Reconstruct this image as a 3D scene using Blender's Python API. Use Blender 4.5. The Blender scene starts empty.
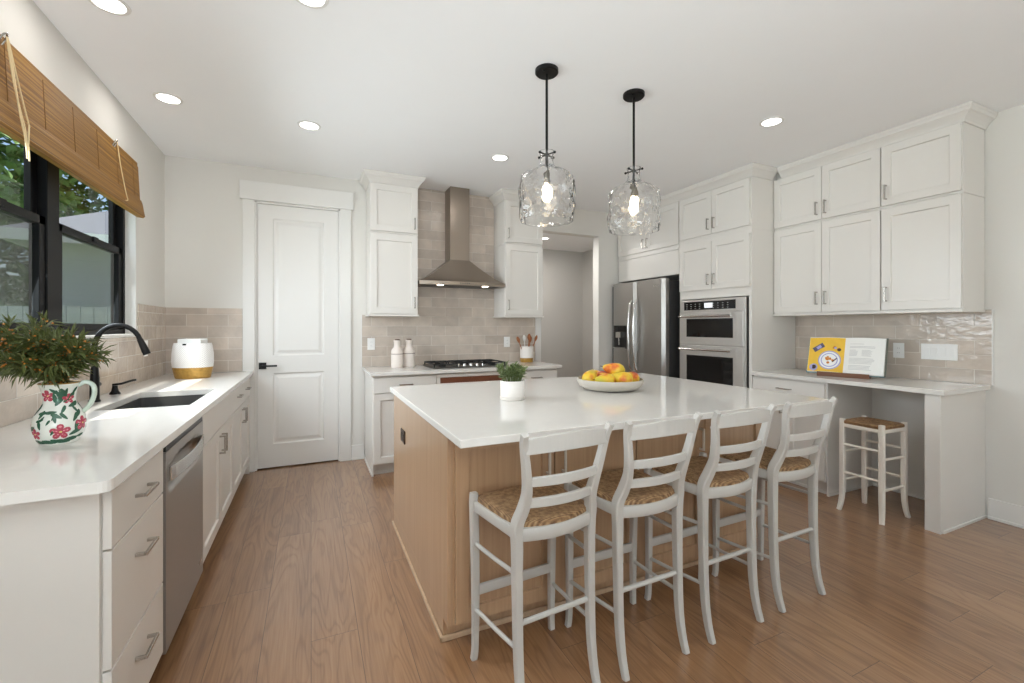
import bpy, math, random
from mathutils import Vector, Matrix, Euler, noise as mnoise
R = math.radians
scene = bpy.context.scene
COL = scene.collection
# ------------------------------------------------------------------ camera
cam_d = bpy.data.cameras.new('camera')
cam_d.sensor_width = 36.0
cam_d.lens = 36.0 * 440.6 / 1024
cam_d.shift_y = -14.7 / 1024
cam_d.clip_start = 0.05
cam = bpy.data.objects.new('camera', cam_d)
cam.location = (0, 0, 1.314)
cam.rotation_euler = (R(90), 0, -0.4278)
COL.objects.link(cam)
scene.camera = cam
# ------------------------------------------------------------------ view and sampling
vs = scene.view_settings
scene.display_settings.display_device = 'sRGB'
vs.view_transform = 'Standard'
vs.look = 'None'
vs.gamma = 1.0
vs.use_curve_mapping = False
vs.exposure = 0.08
cy = scene.cycles
cy.use_denoising = True
cy.max_bounces = 12
cy.diffuse_bounces = 6
cy.glossy_bounces = 5
cy.transmission_bounces = 10
cy.transparent_max_bounces = 12
cy.sample_clamp_indirect = 6.0
cy.blur_glossy = 1.0
# ------------------------------------------------------------------ sky, sun, added fill lamps
w = bpy.data.worlds.new('sky')
scene.world = w
w.use_nodes = True
nt = w.node_tree
sky = nt.nodes.new('ShaderNodeTexSky')
sky.sky_type = 'NISHITA'
sky.sun_disc = False
sky.sun_elevation = R(62)
sky.sun_rotation = R(-70)
bg = nt.nodes['Background']
nt.links.new(sky.outputs[0], bg.inputs[0])
bg.inputs[1].default_value = 0.16
sun_d = bpy.data.lights.new('sun', 'SUN')
sun_d.energy = 9.0
sun_d.angle = R(0.6)
sun_d.color = (1.0, 0.95, 0.88)
sun = bpy.data.objects.new('sun', sun_d)
sun.rotation_euler = Vector((0.335, 0.15, -0.943)).to_track_quat('-Z', 'Y').to_euler()
COL.objects.link(sun)

def area(name, loc, aim, sx, sy, power, color=(1, 1, 1)):
    d = bpy.data.lights.new(name, 'AREA')
    d.shape = 'RECTANGLE'
    d.size, d.size_y = sx, sy
    d.energy = power
    d.color = color
    o = bpy.data.objects.new(name, d)
    o.location = loc
    o.rotation_euler = Vector(aim).to_track_quat('-Z', 'Y').to_euler()
    COL.objects.link(o)
    return o
FILL_TINT = (0.84, 0.93, 1.0)
area('fill_kitchen_window', (-1.165, 3.08, 1.68), (1, 0, -0.28), 1.6, 0.78, 31, FILL_TINT).data.spread = R(134)  # added lamp in the reveal boosts the window light; spread keeps it unseen
area('fill_outside_window', (-2.3, 3.0, 3.45), (2.6, 0.0, -2.45), 2.6, 1.3, 90, FILL_TINT)  # added lamp outdoors, unseen above the sightline, lights counter and floor
area('fill_uplight_rear', (0.4, -6.0, 1.0), (0, 0.2, 1.6), 2.0, 2.0, 70, FILL_TINT)  # added uplight inside the room behind the camera, bounces off the ceiling
area('fill_uplight_rear', (2.9, -6.0, 1.0), (0, 0.2, 1.6), 2.0, 2.0, 50, FILL_TINT)  # second added uplight at the rear, for the right side of the ceiling
area('fill_uplight_left', (-0.80, -1.50, 1.0), (0.1, 0.2, 1.6), 2.2, 1.5, 205, FILL_TINT)  # added uplight inside the room, unseen, brightens the ceiling at the left

# ------------------------------------------------------------------ material helpers
MATS = {}
def srgb(r, g, b):
    f = lambda c: ((c / 255 + 0.055) / 1.055) ** 2.4 if c > 10 else c / 255 / 12.92
    return (f(r), f(g), f(b), 1)
def newmat(name):
    m = bpy.data.materials.new(name)
    m.use_nodes = True
    MATS[name] = m
    return m, m.node_tree, m.node_tree.nodes['Principled BSDF']
def plain(name, col, rough=0.5, metal=0.0, coat=0.0, bump=0.0, bscale=80, vary=0.0, vscale=6, stretch=(1, 1, 1), spec=0.5):
    m, t, b = newmat(name)
    b.inputs['Roughness'].default_value = rough
    b.inputs['Metallic'].default_value = metal
    b.inputs['Specular IOR Level'].default_value = spec
    b.inputs['Coat Weight'].default_value = coat
    tc = t.nodes.new('ShaderNodeTexCoord')
    mp = t.nodes.new('ShaderNodeMapping')
    mp.inputs['Scale'].default_value = stretch
    t.links.new(tc.outputs['Object'], mp.inputs[0])
    n = t.nodes.new('ShaderNodeTexNoise')
    n.inputs['Scale'].default_value = vscale
    n.inputs['Detail'].default_value = 4
    t.links.new(mp.outputs[0], n.inputs['Vector'])
    mx = t.nodes.new('ShaderNodeMix')
    mx.data_type = 'RGBA'
    k = 1 - vary
    mx.inputs['A'].default_value = (col[0] * k, col[1] * k, col[2] * k, 1)
    k = 1 + vary
    mx.inputs['B'].default_value = (min(1, col[0] * k), min(1, col[1] * k), min(1, col[2] * k), 1)
    t.links.new(n.outputs['Fac'], mx.inputs['Factor'])
    t.links.new(mx.outputs['Result'], b.inputs['Base Color'])
    if bump:
        n2 = t.nodes.new('ShaderNodeTexNoise')
        n2.inputs['Scale'].default_value = bscale
        n2.inputs['Detail'].default_value = 3
        t.links.new(mp.outputs[0], n2.inputs['Vector'])
        bp = t.nodes.new('ShaderNodeBump')
        bp.inputs['Strength'].default_value = bump
        bp.inputs['Distance'].default_value = 0.004
        t.links.new(n2.outputs['Fac'], bp.inputs['Height'])
        t.links.new(bp.outputs[0], b.inputs['Normal'])
    return m
def emit(name, col, s):
    m, t, b = newmat(name)
    b.inputs['Base Color'].default_value = (0.8, 0.8, 0.8, 1)
    b.inputs['Emission Color'].default_value = (*col, 1)
    b.inputs['Emission Strength'].default_value = s
    return m
def ramp(t, stops):
    r = t.nodes.new('ShaderNodeValToRGB')
    e = r.color_ramp.elements
    while len(e) < len(stops):
        e.new(0.5)
    for q, (p, c) in zip(e, stops):
        q.position = p
        q.color = c
    return r
def math_n(t, op, a=None, b=None):
    n = t.nodes.new('ShaderNodeMath')
    n.operation = op
    for i, v in enumerate((a, b)):
        if v is None: continue
        if isinstance(v, (int, float)): n.inputs[i].default_value = v
        else: t.links.new(v, n.inputs[i])
    return n.outputs[0]

plain('wall_paint', srgb(223, 220, 214), 0.75, bump=0.03, bscale=400, vary=0.01)
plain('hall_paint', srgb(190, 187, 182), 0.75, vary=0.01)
plain('ceiling_paint', srgb(246, 246, 246), 0.85, vary=0.008)
plain('cabinet_white', srgb(224, 220, 214), 0.33, vary=0.008)
plain('trim_white', srgb(229, 227, 223), 0.4, vary=0.008)
plain('quartz', srgb(229, 226, 221), 0.1, vary=0.025, vscale=30)
plain('quartz_edge', srgb(214, 211, 206), 0.2, vary=0.02, vscale=30)
plain('stool_paint', srgb(194, 190, 184), 0.42, vary=0.02, vscale=12)
plain('cream_paint', srgb(236, 229, 218), 0.42, vary=0.02, vscale=12)
plain('black_metal', srgb(26, 25, 25), 0.38, 0.6)
plain('window_black', srgb(14, 14, 15), 0.5, spec=0.2)
plain('nickel', srgb(182, 178, 172), 0.27, 1.0)
plain('oven_steel', srgb(216, 214, 211), 0.36, 0.9, vary=0.03, vscale=20, stretch=(1, 1, 30))
plain('steel', srgb(184, 182, 179), 0.3, 1.0, bump=0.05, bscale=60, vary=0.05, vscale=20, stretch=(1, 1, 30))
plain('hood_steel', srgb(158, 146, 134), 0.3, 1.0, vary=0.05, vscale=20, stretch=(1, 1, 30))
plain('handle_pale', srgb(212, 204, 192), 0.35, 0.3)
plain('steel_light', srgb(205, 203, 200), 0.22, 1.0)
plain('steel_dark', srgb(96, 93, 90), 0.38, 0.9)
plain('appliance_grey', srgb(70, 69, 69), 0.5, 0.2)
plain('dish_steel', srgb(172, 168, 164), 0.36, 0.85, vary=0.04, vscale=20, stretch=(1, 1, 25))
plain('black_glass', srgb(10, 10, 11), 0.06)
plain('black_plastic', srgb(18, 18, 18), 0.4)
plain('cast_iron', srgb(28, 28, 28), 0.55, bump=0.1, bscale=300)
plain('sink_grey', srgb(92, 91, 90), 0.35, 0.4)
plain('outlet_white', srgb(240, 239, 237), 0.35)
plain('bronze_plate', srgb(66, 52, 44), 0.4, 0.5)
plain('drawer_wood', srgb(120, 70, 46), 0.5, vary=0.2, vscale=10, stretch=(3, 3, 40))
plain('dark_gap', srgb(40, 38, 36), 0.7)
plain('white_ceramic', srgb(236, 230, 224), 0.35, bump=0.03, vary=0.01)
plain('bottle_pink', srgb(232, 222, 214), 0.5, bump=0.05, vary=0.02)
plain('cork_dark', srgb(105, 82, 66), 0.7)
plain('bowl_stone', srgb(200, 193, 182), 0.55, bump=0.15, bscale=60, vary=0.05, vscale=40)
plain('gold_ceramic', srgb(178, 138, 66), 0.4, 0.35, bump=0.5, bscale=90, vary=0.4, vscale=45)
plain('spoon_wood', srgb(160, 98, 56), 0.5, vary=0.1)
plain('utensil_white', srgb(235, 234, 230), 0.35)
plain('stand_wood', srgb(112, 72, 48), 0.45, vary=0.2, vscale=20, stretch=(2, 20, 20))
plain('paper', srgb(238, 237, 233), 0.6)
plain('print_grey', srgb(186, 186, 186), 0.7)
plain('page_yellow', srgb(236, 190, 58), 0.5, vary=0.12, vscale=22)
plain('plate_lilac', srgb(168, 166, 212), 0.5)
plain('plate_white', srgb(240, 240, 240), 0.5)
plain('food_orange', srgb(206, 128, 44), 0.6, vary=0.4, vscale=150)
plain('food_dark', srgb(58, 34, 28), 0.5)
plain('cloth_print', srgb(96, 88, 112), 0.6)
plain('cover_teal', srgb(74, 138, 158), 0.5)
plain('cover_dark', srgb(96, 98, 86), 0.5)
plain('jug_white', srgb(228, 230, 222), 0.18, vary=0.03, vscale=25)
plain('jug_green', srgb(50, 92, 70), 0.2, vary=0.2, vscale=60)
plain('jug_handle_stripe', srgb(184, 198, 182), 0.2, vary=0.35, vscale=40)
plain('jug_red', srgb(176, 70, 88), 0.2, vary=0.3, vscale=120)
plain('jug_pink', srgb(226, 146, 156), 0.2)
plain('jug_yellow', srgb(222, 206, 130), 0.2)
plain('leaf_olive', srgb(88, 96, 50), 0.5, vary=0.35, vscale=25)
plain('leaf_succulent', srgb(98, 112, 66), 0.45, vary=0.35, vscale=40)
plain('stem_brown', srgb(92, 70, 44), 0.7)
plain('berry', srgb(196, 124, 36), 0.4, vary=0.25, vscale=60)
plain('soil', srgb(60, 46, 36), 0.9)
plain('bamboo_thread', srgb(120, 82, 36), 0.7)
plain('cord_tan', srgb(226, 204, 160), 0.8)
plain('tree_leaf', srgb(126, 156, 92), 0.55, vary=0.4, vscale=4)
plain('tree_leaf_dark', srgb(100, 132, 78), 0.55, vary=0.4, vscale=4)
plain('bark', srgb(88, 76, 64), 0.85, bump=0.4, bscale=20)
plain('shingle', srgb(96, 100, 110), 0.8, vary=0.2, vscale=14)
plain('siding', srgb(232, 234, 236), 0.6)
plain('fence_paint', srgb(196, 206, 212), 0.7)
plain('grass', srgb(96, 128, 60), 0.9, vary=0.3, vscale=3)
plain('red_blush_stem', srgb(80, 56, 36), 0.8)
plain('bulb_cap', srgb(120, 112, 100), 0.35, 0.8)
emit('lamp_disc', (1.0, 0.97, 0.92), 9.0)
emit('bulb_glow', (1.0, 0.78, 0.5), 14.0)
emit('hood_lamp', (1.0, 0.9, 0.75), 6.0)
emit('display_glow', (0.75, 0.8, 0.85), 0.5)

# pears: yellow with a red blush that differs from fruit to fruit
m, t, b = newmat('pear_skin')
tc = t.nodes.new('ShaderNodeTexCoord'); oi = t.nodes.new('ShaderNodeObjectInfo')
ad = t.nodes.new('ShaderNodeVectorMath'); ad.operation = 'ADD'
sc_ = t.nodes.new('ShaderNodeVectorMath'); sc_.operation = 'SCALE'; sc_.inputs['Scale'].default_value = 9.0
t.links.new(oi.outputs['Random'], sc_.inputs[0])
t.links.new(tc.outputs['Object'], ad.inputs[0]); t.links.new(sc_.outputs[0], ad.inputs[1])
n = t.nodes.new('ShaderNodeTexNoise'); n.inputs['Scale'].default_value = 9; n.inputs['Detail'].default_value = 3
t.links.new(ad.outputs[0], n.inputs['Vector'])
r_ = ramp(t, [(0.34, srgb(196, 186, 52)), (0.52, srgb(232, 190, 52)), (0.60, srgb(216, 112, 44)), (0.68, srgb(160, 42, 36))])
t.links.new(n.outputs['Fac'], r_.inputs[0]); t.links.new(r_.outputs[0], b.inputs['Base Color'])
b.inputs['Roughness'].default_value = 0.35

# glazed tile: running bond, wavy glaze
m, t, b = newmat('tile_glaze')
tc = t.nodes.new('ShaderNodeTexCoord')
bk = t.nodes.new('ShaderNodeTexBrick')
bk.inputs['Scale'].default_value = 1.0
bk.inputs['Brick Width'].default_value = 0.305
bk.inputs['Row Height'].default_value = 0.1016
bk.inputs['Mortar Size'].default_value = 0.0022
bk.inputs['Mortar Smooth'].default_value = 0.3
bk.inputs['Color1'].default_value = srgb(212, 199, 186)
bk.inputs['Color2'].default_value = srgb(190, 177, 165)
bk.inputs['Mortar'].default_value = srgb(226, 220, 212)
mp = t.nodes.new('ShaderNodeMapping'); mp.inputs['Location'].default_value = (0.06, -0.914 + 0.1016 * 9, 0)
t.links.new(tc.outputs['UV'], mp.inputs[0]); t.links.new(mp.outputs[0], bk.inputs['Vector'])
n = t.nodes.new('ShaderNodeTexNoise'); n.inputs['Scale'].default_value = 7; n.inputs['Detail'].default_value = 4
t.links.new(mp.outputs[0], n.inputs['Vector'])
mx = t.nodes.new('ShaderNodeMix'); mx.data_type = 'RGBA'; mx.blend_type = 'MULTIPLY'
rr = ramp(t, [(0.3, (0.86, 0.86, 0.86, 1)), (0.7, (1.06, 1.05, 1.04, 1))])
t.links.new(n.outputs['Fac'], rr.inputs[0])
mx.inputs['Factor'].default_value = 1
t.links.new(bk.outputs['Color'], mx.inputs['A']); t.links.new(rr.outputs[0], mx.inputs['B'])
t.links.new(mx.outputs['Result'], b.inputs['Base Color'])
n2 = t.nodes.new('ShaderNodeTexNoise'); n2.inputs['Scale'].default_value = 20; n2.inputs['Detail'].default_value = 2
t.links.new(mp.outputs[0], n2.inputs['Vector'])
h1 = math_n(t, 'MULTIPLY', n2.outputs['Fac'], 0.7)
h2 = math_n(t, 'MULTIPLY', bk.outputs['Fac'], -0.5)
hh = math_n(t, 'ADD', h1, h2)
bp = t.nodes.new('ShaderNodeBump'); bp.inputs['Strength'].default_value = 0.6; bp.inputs['Distance'].default_value = 0.008
t.links.new(hh, bp.inputs['Height']); t.links.new(bp.outputs[0], b.inputs['Normal'])
b.inputs['Roughness'].default_value = 0.17

# oak plank floor, boards run along Y
m, t, b = newmat('oak_floor')
tc = t.nodes.new('ShaderNodeTexCoord')
sx = t.nodes.new('ShaderNodeSeparateXYZ'); t.links.new(tc.outputs['Object'], sx.inputs[0])
cb = t.nodes.new('ShaderNodeCombineXYZ')
t.links.new(sx.outputs['Y'], cb.inputs['X']); t.links.new(sx.outputs['X'], cb.inputs['Y'])
bk = t.nodes.new('ShaderNodeTexBrick')
bk.offset = 0.37; bk.offset_frequency = 2; bk.squash = 0.8; bk.squash_frequency = 3
bk.inputs['Scale'].default_value = 1.0
bk.inputs['Brick Width'].default_value = 1.55
bk.inputs['Row Height'].default_value = 0.185
bk.inputs['Mortar Size'].default_value = 0.0012
bk.inputs['Mortar Smooth'].default_value = 0.4
bk.inputs['Color1'].default_value = (0, 0, 0, 1); bk.inputs['Color2'].default_value = (1, 1, 1, 1); bk.inputs['Mortar'].default_value = (0.4, 0.4, 0.4, 1)
t.links.new(cb.outputs[0], bk.inputs['Vector'])
off = t.nodes.new('ShaderNodeVectorMath'); off.operation = 'MULTIPLY_ADD'
off.inputs[1].default_value = (7.3, 3.1, 5.7)
t.links.new(bk.outputs['Color'], off.inputs[0]); t.links.new(cb.outputs[0], off.inputs[2])
def stretched(scale, sc3, det, dist=0.0):
    mp = t.nodes.new('ShaderNodeMapping'); mp.inputs['Scale'].default_value = sc3
    t.links.new(off.outputs[0], mp.inputs[0])
    n = t.nodes.new('ShaderNodeTexNoise'); n.inputs['Scale'].default_value = scale; n.inputs['Detail'].default_value = det
    n.inputs['Distortion'].default_value = dist
    t.links.new(mp.outputs[0], n.inputs['Vector'])
    return n.outputs['Fac']
big = stretched(1.0, (0.9, 7.0, 1), 2, 0.6)
rings = math_n(t, 'SINE', math_n(t, 'MULTIPLY', big, 70.0))
rings = math_n(t, 'MULTIPLY_ADD', rings, 0.5); t.nodes[-1].inputs[2].default_value = 0.5
fine = stretched(1.0, (5.0, 160.0, 1), 3)
mid = stretched(1.0, (1.2, 14.0, 1), 4, 0.3)
a1 = math_n(t, 'MULTIPLY', math_n(t, 'POWER', rings, 3.0), 0.17)
a2 = math_n(t, 'MULTIPLY', fine, 0.46)
a3 = math_n(t, 'MULTIPLY', mid, 0.62)
gr = math_n(t, 'SUBTRACT', math_n(t, 'ADD', math_n(t, 'ADD', a1, a2), a3), 0.09)
tone = t.nodes.new('ShaderNodeSeparateColor'); t.links.new(bk.outputs['Color'], tone.inputs[0])
gr = math_n(t, 'ADD', gr, math_n(t, 'MULTIPLY', tone.outputs[0], 0.16))
r_ = ramp(t, [(0.30, srgb(168, 128, 92)), (0.55, srgb(150, 111, 77)), (0.78, srgb(130, 93, 63)), (1.0, srgb(106, 73, 48))])
t.links.new(gr, r_.inputs[0])
mx = t.nodes.new('ShaderNodeMix'); mx.data_type = 'RGBA'
t.links.new(bk.outputs['Fac'], mx.inputs['Factor']); t.links.new(r_.outputs[0], mx.inputs['A']); mx.inputs['B'].default_value = srgb(84, 60, 44)
t.links.new(mx.outputs['Result'], b.inputs['Base Color'])
b.inputs['Roughness'].default_value = 0.34
b.inputs['Coat Weight'].default_value = 1.0
b.inputs['Coat Roughness'].default_value = 0.2
bp = t.nodes.new('ShaderNodeBump'); bp.inputs['Strength'].default_value = 0.25; bp.inputs['Distance'].default_value = 0.002
t.links.new(math_n(t, 'SUBTRACT', 1.0, math_n(t, 'ADD', bk.outputs['Fac'], math_n(t, 'MULTIPLY', gr, 0.3))), bp.inputs['Height'])
t.links.new(bp.outputs[0], b.inputs['Normal'])

# stained wood of the island, grain upright
def wood(name, c0, c1, c2, st=(22, 22, 1.2)):
    m, t, b = newmat(name)
    tc = t.nodes.new('ShaderNodeTexCoord')
    mp = t.nodes.new('ShaderNodeMapping'); mp.inputs['Scale'].default_value = st
    t.links.new(tc.outputs['Object'], mp.inputs[0])
    n = t.nodes.new('ShaderNodeTexNoise'); n.inputs['Scale'].default_value = 1.0; n.inputs['Detail'].default_value = 6; n.inputs['Distortion'].default_value = 0.5
    t.links.new(mp.outputs[0], n.inputs['Vector'])
    r_ = ramp(t, [(0.3, c0), (0.5, c1), (0.72, c2)])
    t.links.new(n.outputs['Fac'], r_.inputs[0]); t.links.new(r_.outputs[0], b.inputs['Base Color'])
    b.inputs['Roughness'].default_value = 0.36
    b.inputs['Coat Weight'].default_value = 1.0
    b.inputs['Coat Roughness'].default_value = 0.2
wood('island_wood', srgb(190, 155, 121), srgb(183, 148, 114), srgb(175, 139, 106), (60, 60, 1.6))
wood('island_shoe', srgb(208, 178, 146), srgb(200, 169, 137), srgb(190, 158, 126))

# rush seat: strands parallel to the four edges
m, t, b = newmat('rush')
tc = t.nodes.new('ShaderNodeTexCoord')
sx = t.nodes.new('ShaderNodeSeparateXYZ'); t.links.new(tc.outputs['Object'], sx.inputs[0])
ax = math_n(t, 'ABSOLUTE', sx.outputs['X']); ay = math_n(t, 'ABSOLUTE', sx.outputs['Y'])
mxv = math_n(t, 'MAXIMUM', ax, ay)
n = t.nodes.new('ShaderNodeTexNoise'); n.inputs['Scale'].default_value = 55; n.inputs['Detail'].default_value = 3
t.links.new(tc.outputs['Object'], n.inputs['Vector'])
ph = math_n(t, 'ADD', math_n(t, 'MULTIPLY', mxv, 1150.0), math_n(t, 'MULTIPLY', n.outputs['Fac'], 2.2))
sv = math_n(t, 'SINE', ph)
sv = math_n(t, 'ADD', math_n(t, 'MULTIPLY', sv, 0.16), math_n(t, 'MULTIPLY', n.outputs['Fac'], 0.9))
r_ = ramp(t, [(0.15, srgb(92, 66, 42)), (0.45, srgb(142, 108, 74)), (0.75, srgb(182, 150, 110))])
t.links.new(sv, r_.inputs[0]); t.links.new(r_.outputs[0], b.inputs['Base Color'])
bp = t.nodes.new('ShaderNodeBump'); bp.inputs['Strength'].default_value = 0.8; bp.inputs['Distance'].default_value = 0.004
t.links.new(sv, bp.inputs['Height']); t.links.new(bp.outputs[0], b.inputs['Normal'])
b.inputs['Roughness'].default_value = 0.7

# woven bamboo blind
m, t, b = newmat('bamboo')
tc = t.nodes.new('ShaderNodeTexCoord')
sx = t.nodes.new('ShaderNodeSeparateXYZ'); t.links.new(tc.outputs['Object'], sx.inputs[0])
mp = t.nodes.new('ShaderNodeMapping'); mp.inputs['Scale'].default_value = (1, 0.9, 170)
t.links.new(tc.outputs['Object'], mp.inputs[0])
n = t.nodes.new('ShaderNodeTexNoise'); n.inputs['Scale'].default_value = 1.0; n.inputs['Detail'].default_value = 2
t.links.new(mp.outputs[0], n.inputs['Vector'])
sv = math_n(t, 'SINE', math_n(t, 'MULTIPLY', sx.outputs['Z'], 1100.0))
v = math_n(t, 'ADD', n.outputs['Fac'], math_n(t, 'MULTIPLY', sv, 0.06))
r_ = ramp(t, [(0.3, srgb(98, 64, 14)), (0.5, srgb(140, 97, 30)), (0.7, srgb(168, 124, 50))])
t.links.new(v, r_.inputs[0]); t.links.new(r_.outputs[0], b.inputs['Base Color'])
bp = t.nodes.new('ShaderNodeBump'); bp.inputs['Strength'].default_value = 0.5; bp.inputs['Distance'].default_value = 0.003
t.links.new(v, bp.inputs['Height']); t.links.new(bp.outputs[0], b.inputs['Normal'])
b.inputs['Roughness'].default_value = 0.6
b.inputs['Transmission Weight'].default_value = 0.0

# woven white basket
m, t, b = newmat('white_weave')
tc = t.nodes.new('ShaderNodeTexCoord')
sx = t.nodes.new('ShaderNodeSeparateXYZ'); t.links.new(tc.outputs['UV'], sx.inputs[0])
s1 = math_n(t, 'SINE', math_n(t, 'MULTIPLY', sx.outputs['X'], 420.0))
s2 = math_n(t, 'SINE', math_n(t, 'MULTIPLY', sx.outputs['Y'], 420.0))
v = math_n(t, 'MULTIPLY', s1, s2)
r_ = ramp(t, [(0.0, srgb(196, 190, 186)), (0.45, srgb(236, 233, 230)), (1.0, srgb(242, 240, 238))])
v2 = math_n(t, 'MULTIPLY_ADD', v, 0.5); t.nodes[-1].inputs[2].default_value = 0.5
t.links.new(v2, r_.inputs[0]); t.links.new(r_.outputs[0], b.inputs['Base Color'])
bp = t.nodes.new('ShaderNodeBump'); bp.inputs['Strength'].default_value = 0.4; bp.inputs['Distance'].default_value = 0.003
t.links.new(v2, bp.inputs['Height']); t.links.new(bp.outputs[0], b.inputs['Normal'])
b.inputs['Roughness'].default_value = 0.6

# blown glass of the pendants
m, t, b = newmat('ripple_glass')
b.inputs['Base Color'].default_value = (1, 1, 1, 1)
b.inputs['Transmission Weight'].default_value = 1.0
b.inputs['Roughness'].default_value = 0.0
b.inputs['IOR'].default_value = 1.45
tc = t.nodes.new('ShaderNodeTexCoord')
n = t.nodes.new('ShaderNodeTexNoise'); n.inputs['Scale'].default_value = 22; n.inputs['Detail'].default_value = 1
t.links.new(tc.outputs['Object'], n.inputs['Vector'])
bp = t.nodes.new('ShaderNodeBump'); bp.inputs['Strength'].default_value = 0.7; bp.inputs['Distance'].default_value = 0.012
t.links.new(n.outputs['Fac'], bp.inputs['Height']); t.links.new(bp.outputs[0], b.inputs['Normal'])

def pane_mat(name, tint, refl, grey=None, cover=0.0):
    m = bpy.data.materials.new(name); m.use_nodes = True; MATS[name] = m
    t = m.node_tree; t.nodes.remove(t.nodes['Principled BSDF'])
    out = t.nodes['Material Output']
    tr = t.nodes.new('ShaderNodeBsdfTransparent'); tr.inputs[0].default_value = (*tint, 1)
    gl = t.nodes.new('ShaderNodeBsdfGlossy'); gl.inputs['Roughness'].default_value = 0.02
    lw = t.nodes.new('ShaderNodeFresnel'); lw.inputs['IOR'].default_value = 1.45
    mx = t.nodes.new('ShaderNodeMixShader')
    ge = t.nodes.new('ShaderNodeNewGeometry')
    front = math_n(t, 'SUBTRACT', 1.0, ge.outputs['Backfacing'])
    t.links.new(math_n(t, 'MULTIPLY', math_n(t, 'MULTIPLY', lw.outputs[0], refl), front), mx.inputs[0])
    t.links.new(tr.outputs[0], mx.inputs[1]); t.links.new(gl.outputs[0], mx.inputs[2])
    last = mx.outputs[0]
    if grey:
        df = t.nodes.new('ShaderNodeBsdfDiffuse'); df.inputs[0].default_value = grey
        m2 = t.nodes.new('ShaderNodeMixShader'); m2.inputs[0].default_value = cover
        t.links.new(last, m2.inputs[1]); t.links.new(df.outputs[0], m2.inputs[2]); last = m2.outputs[0]
    t.links.new(last, out.inputs[0])
pane_mat('window_glass', (0.96, 0.98, 0.97), 0.8)
pane_mat('insect_screen', (1, 1, 1), 0.0, srgb(90, 92, 92), 0.42)

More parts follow.
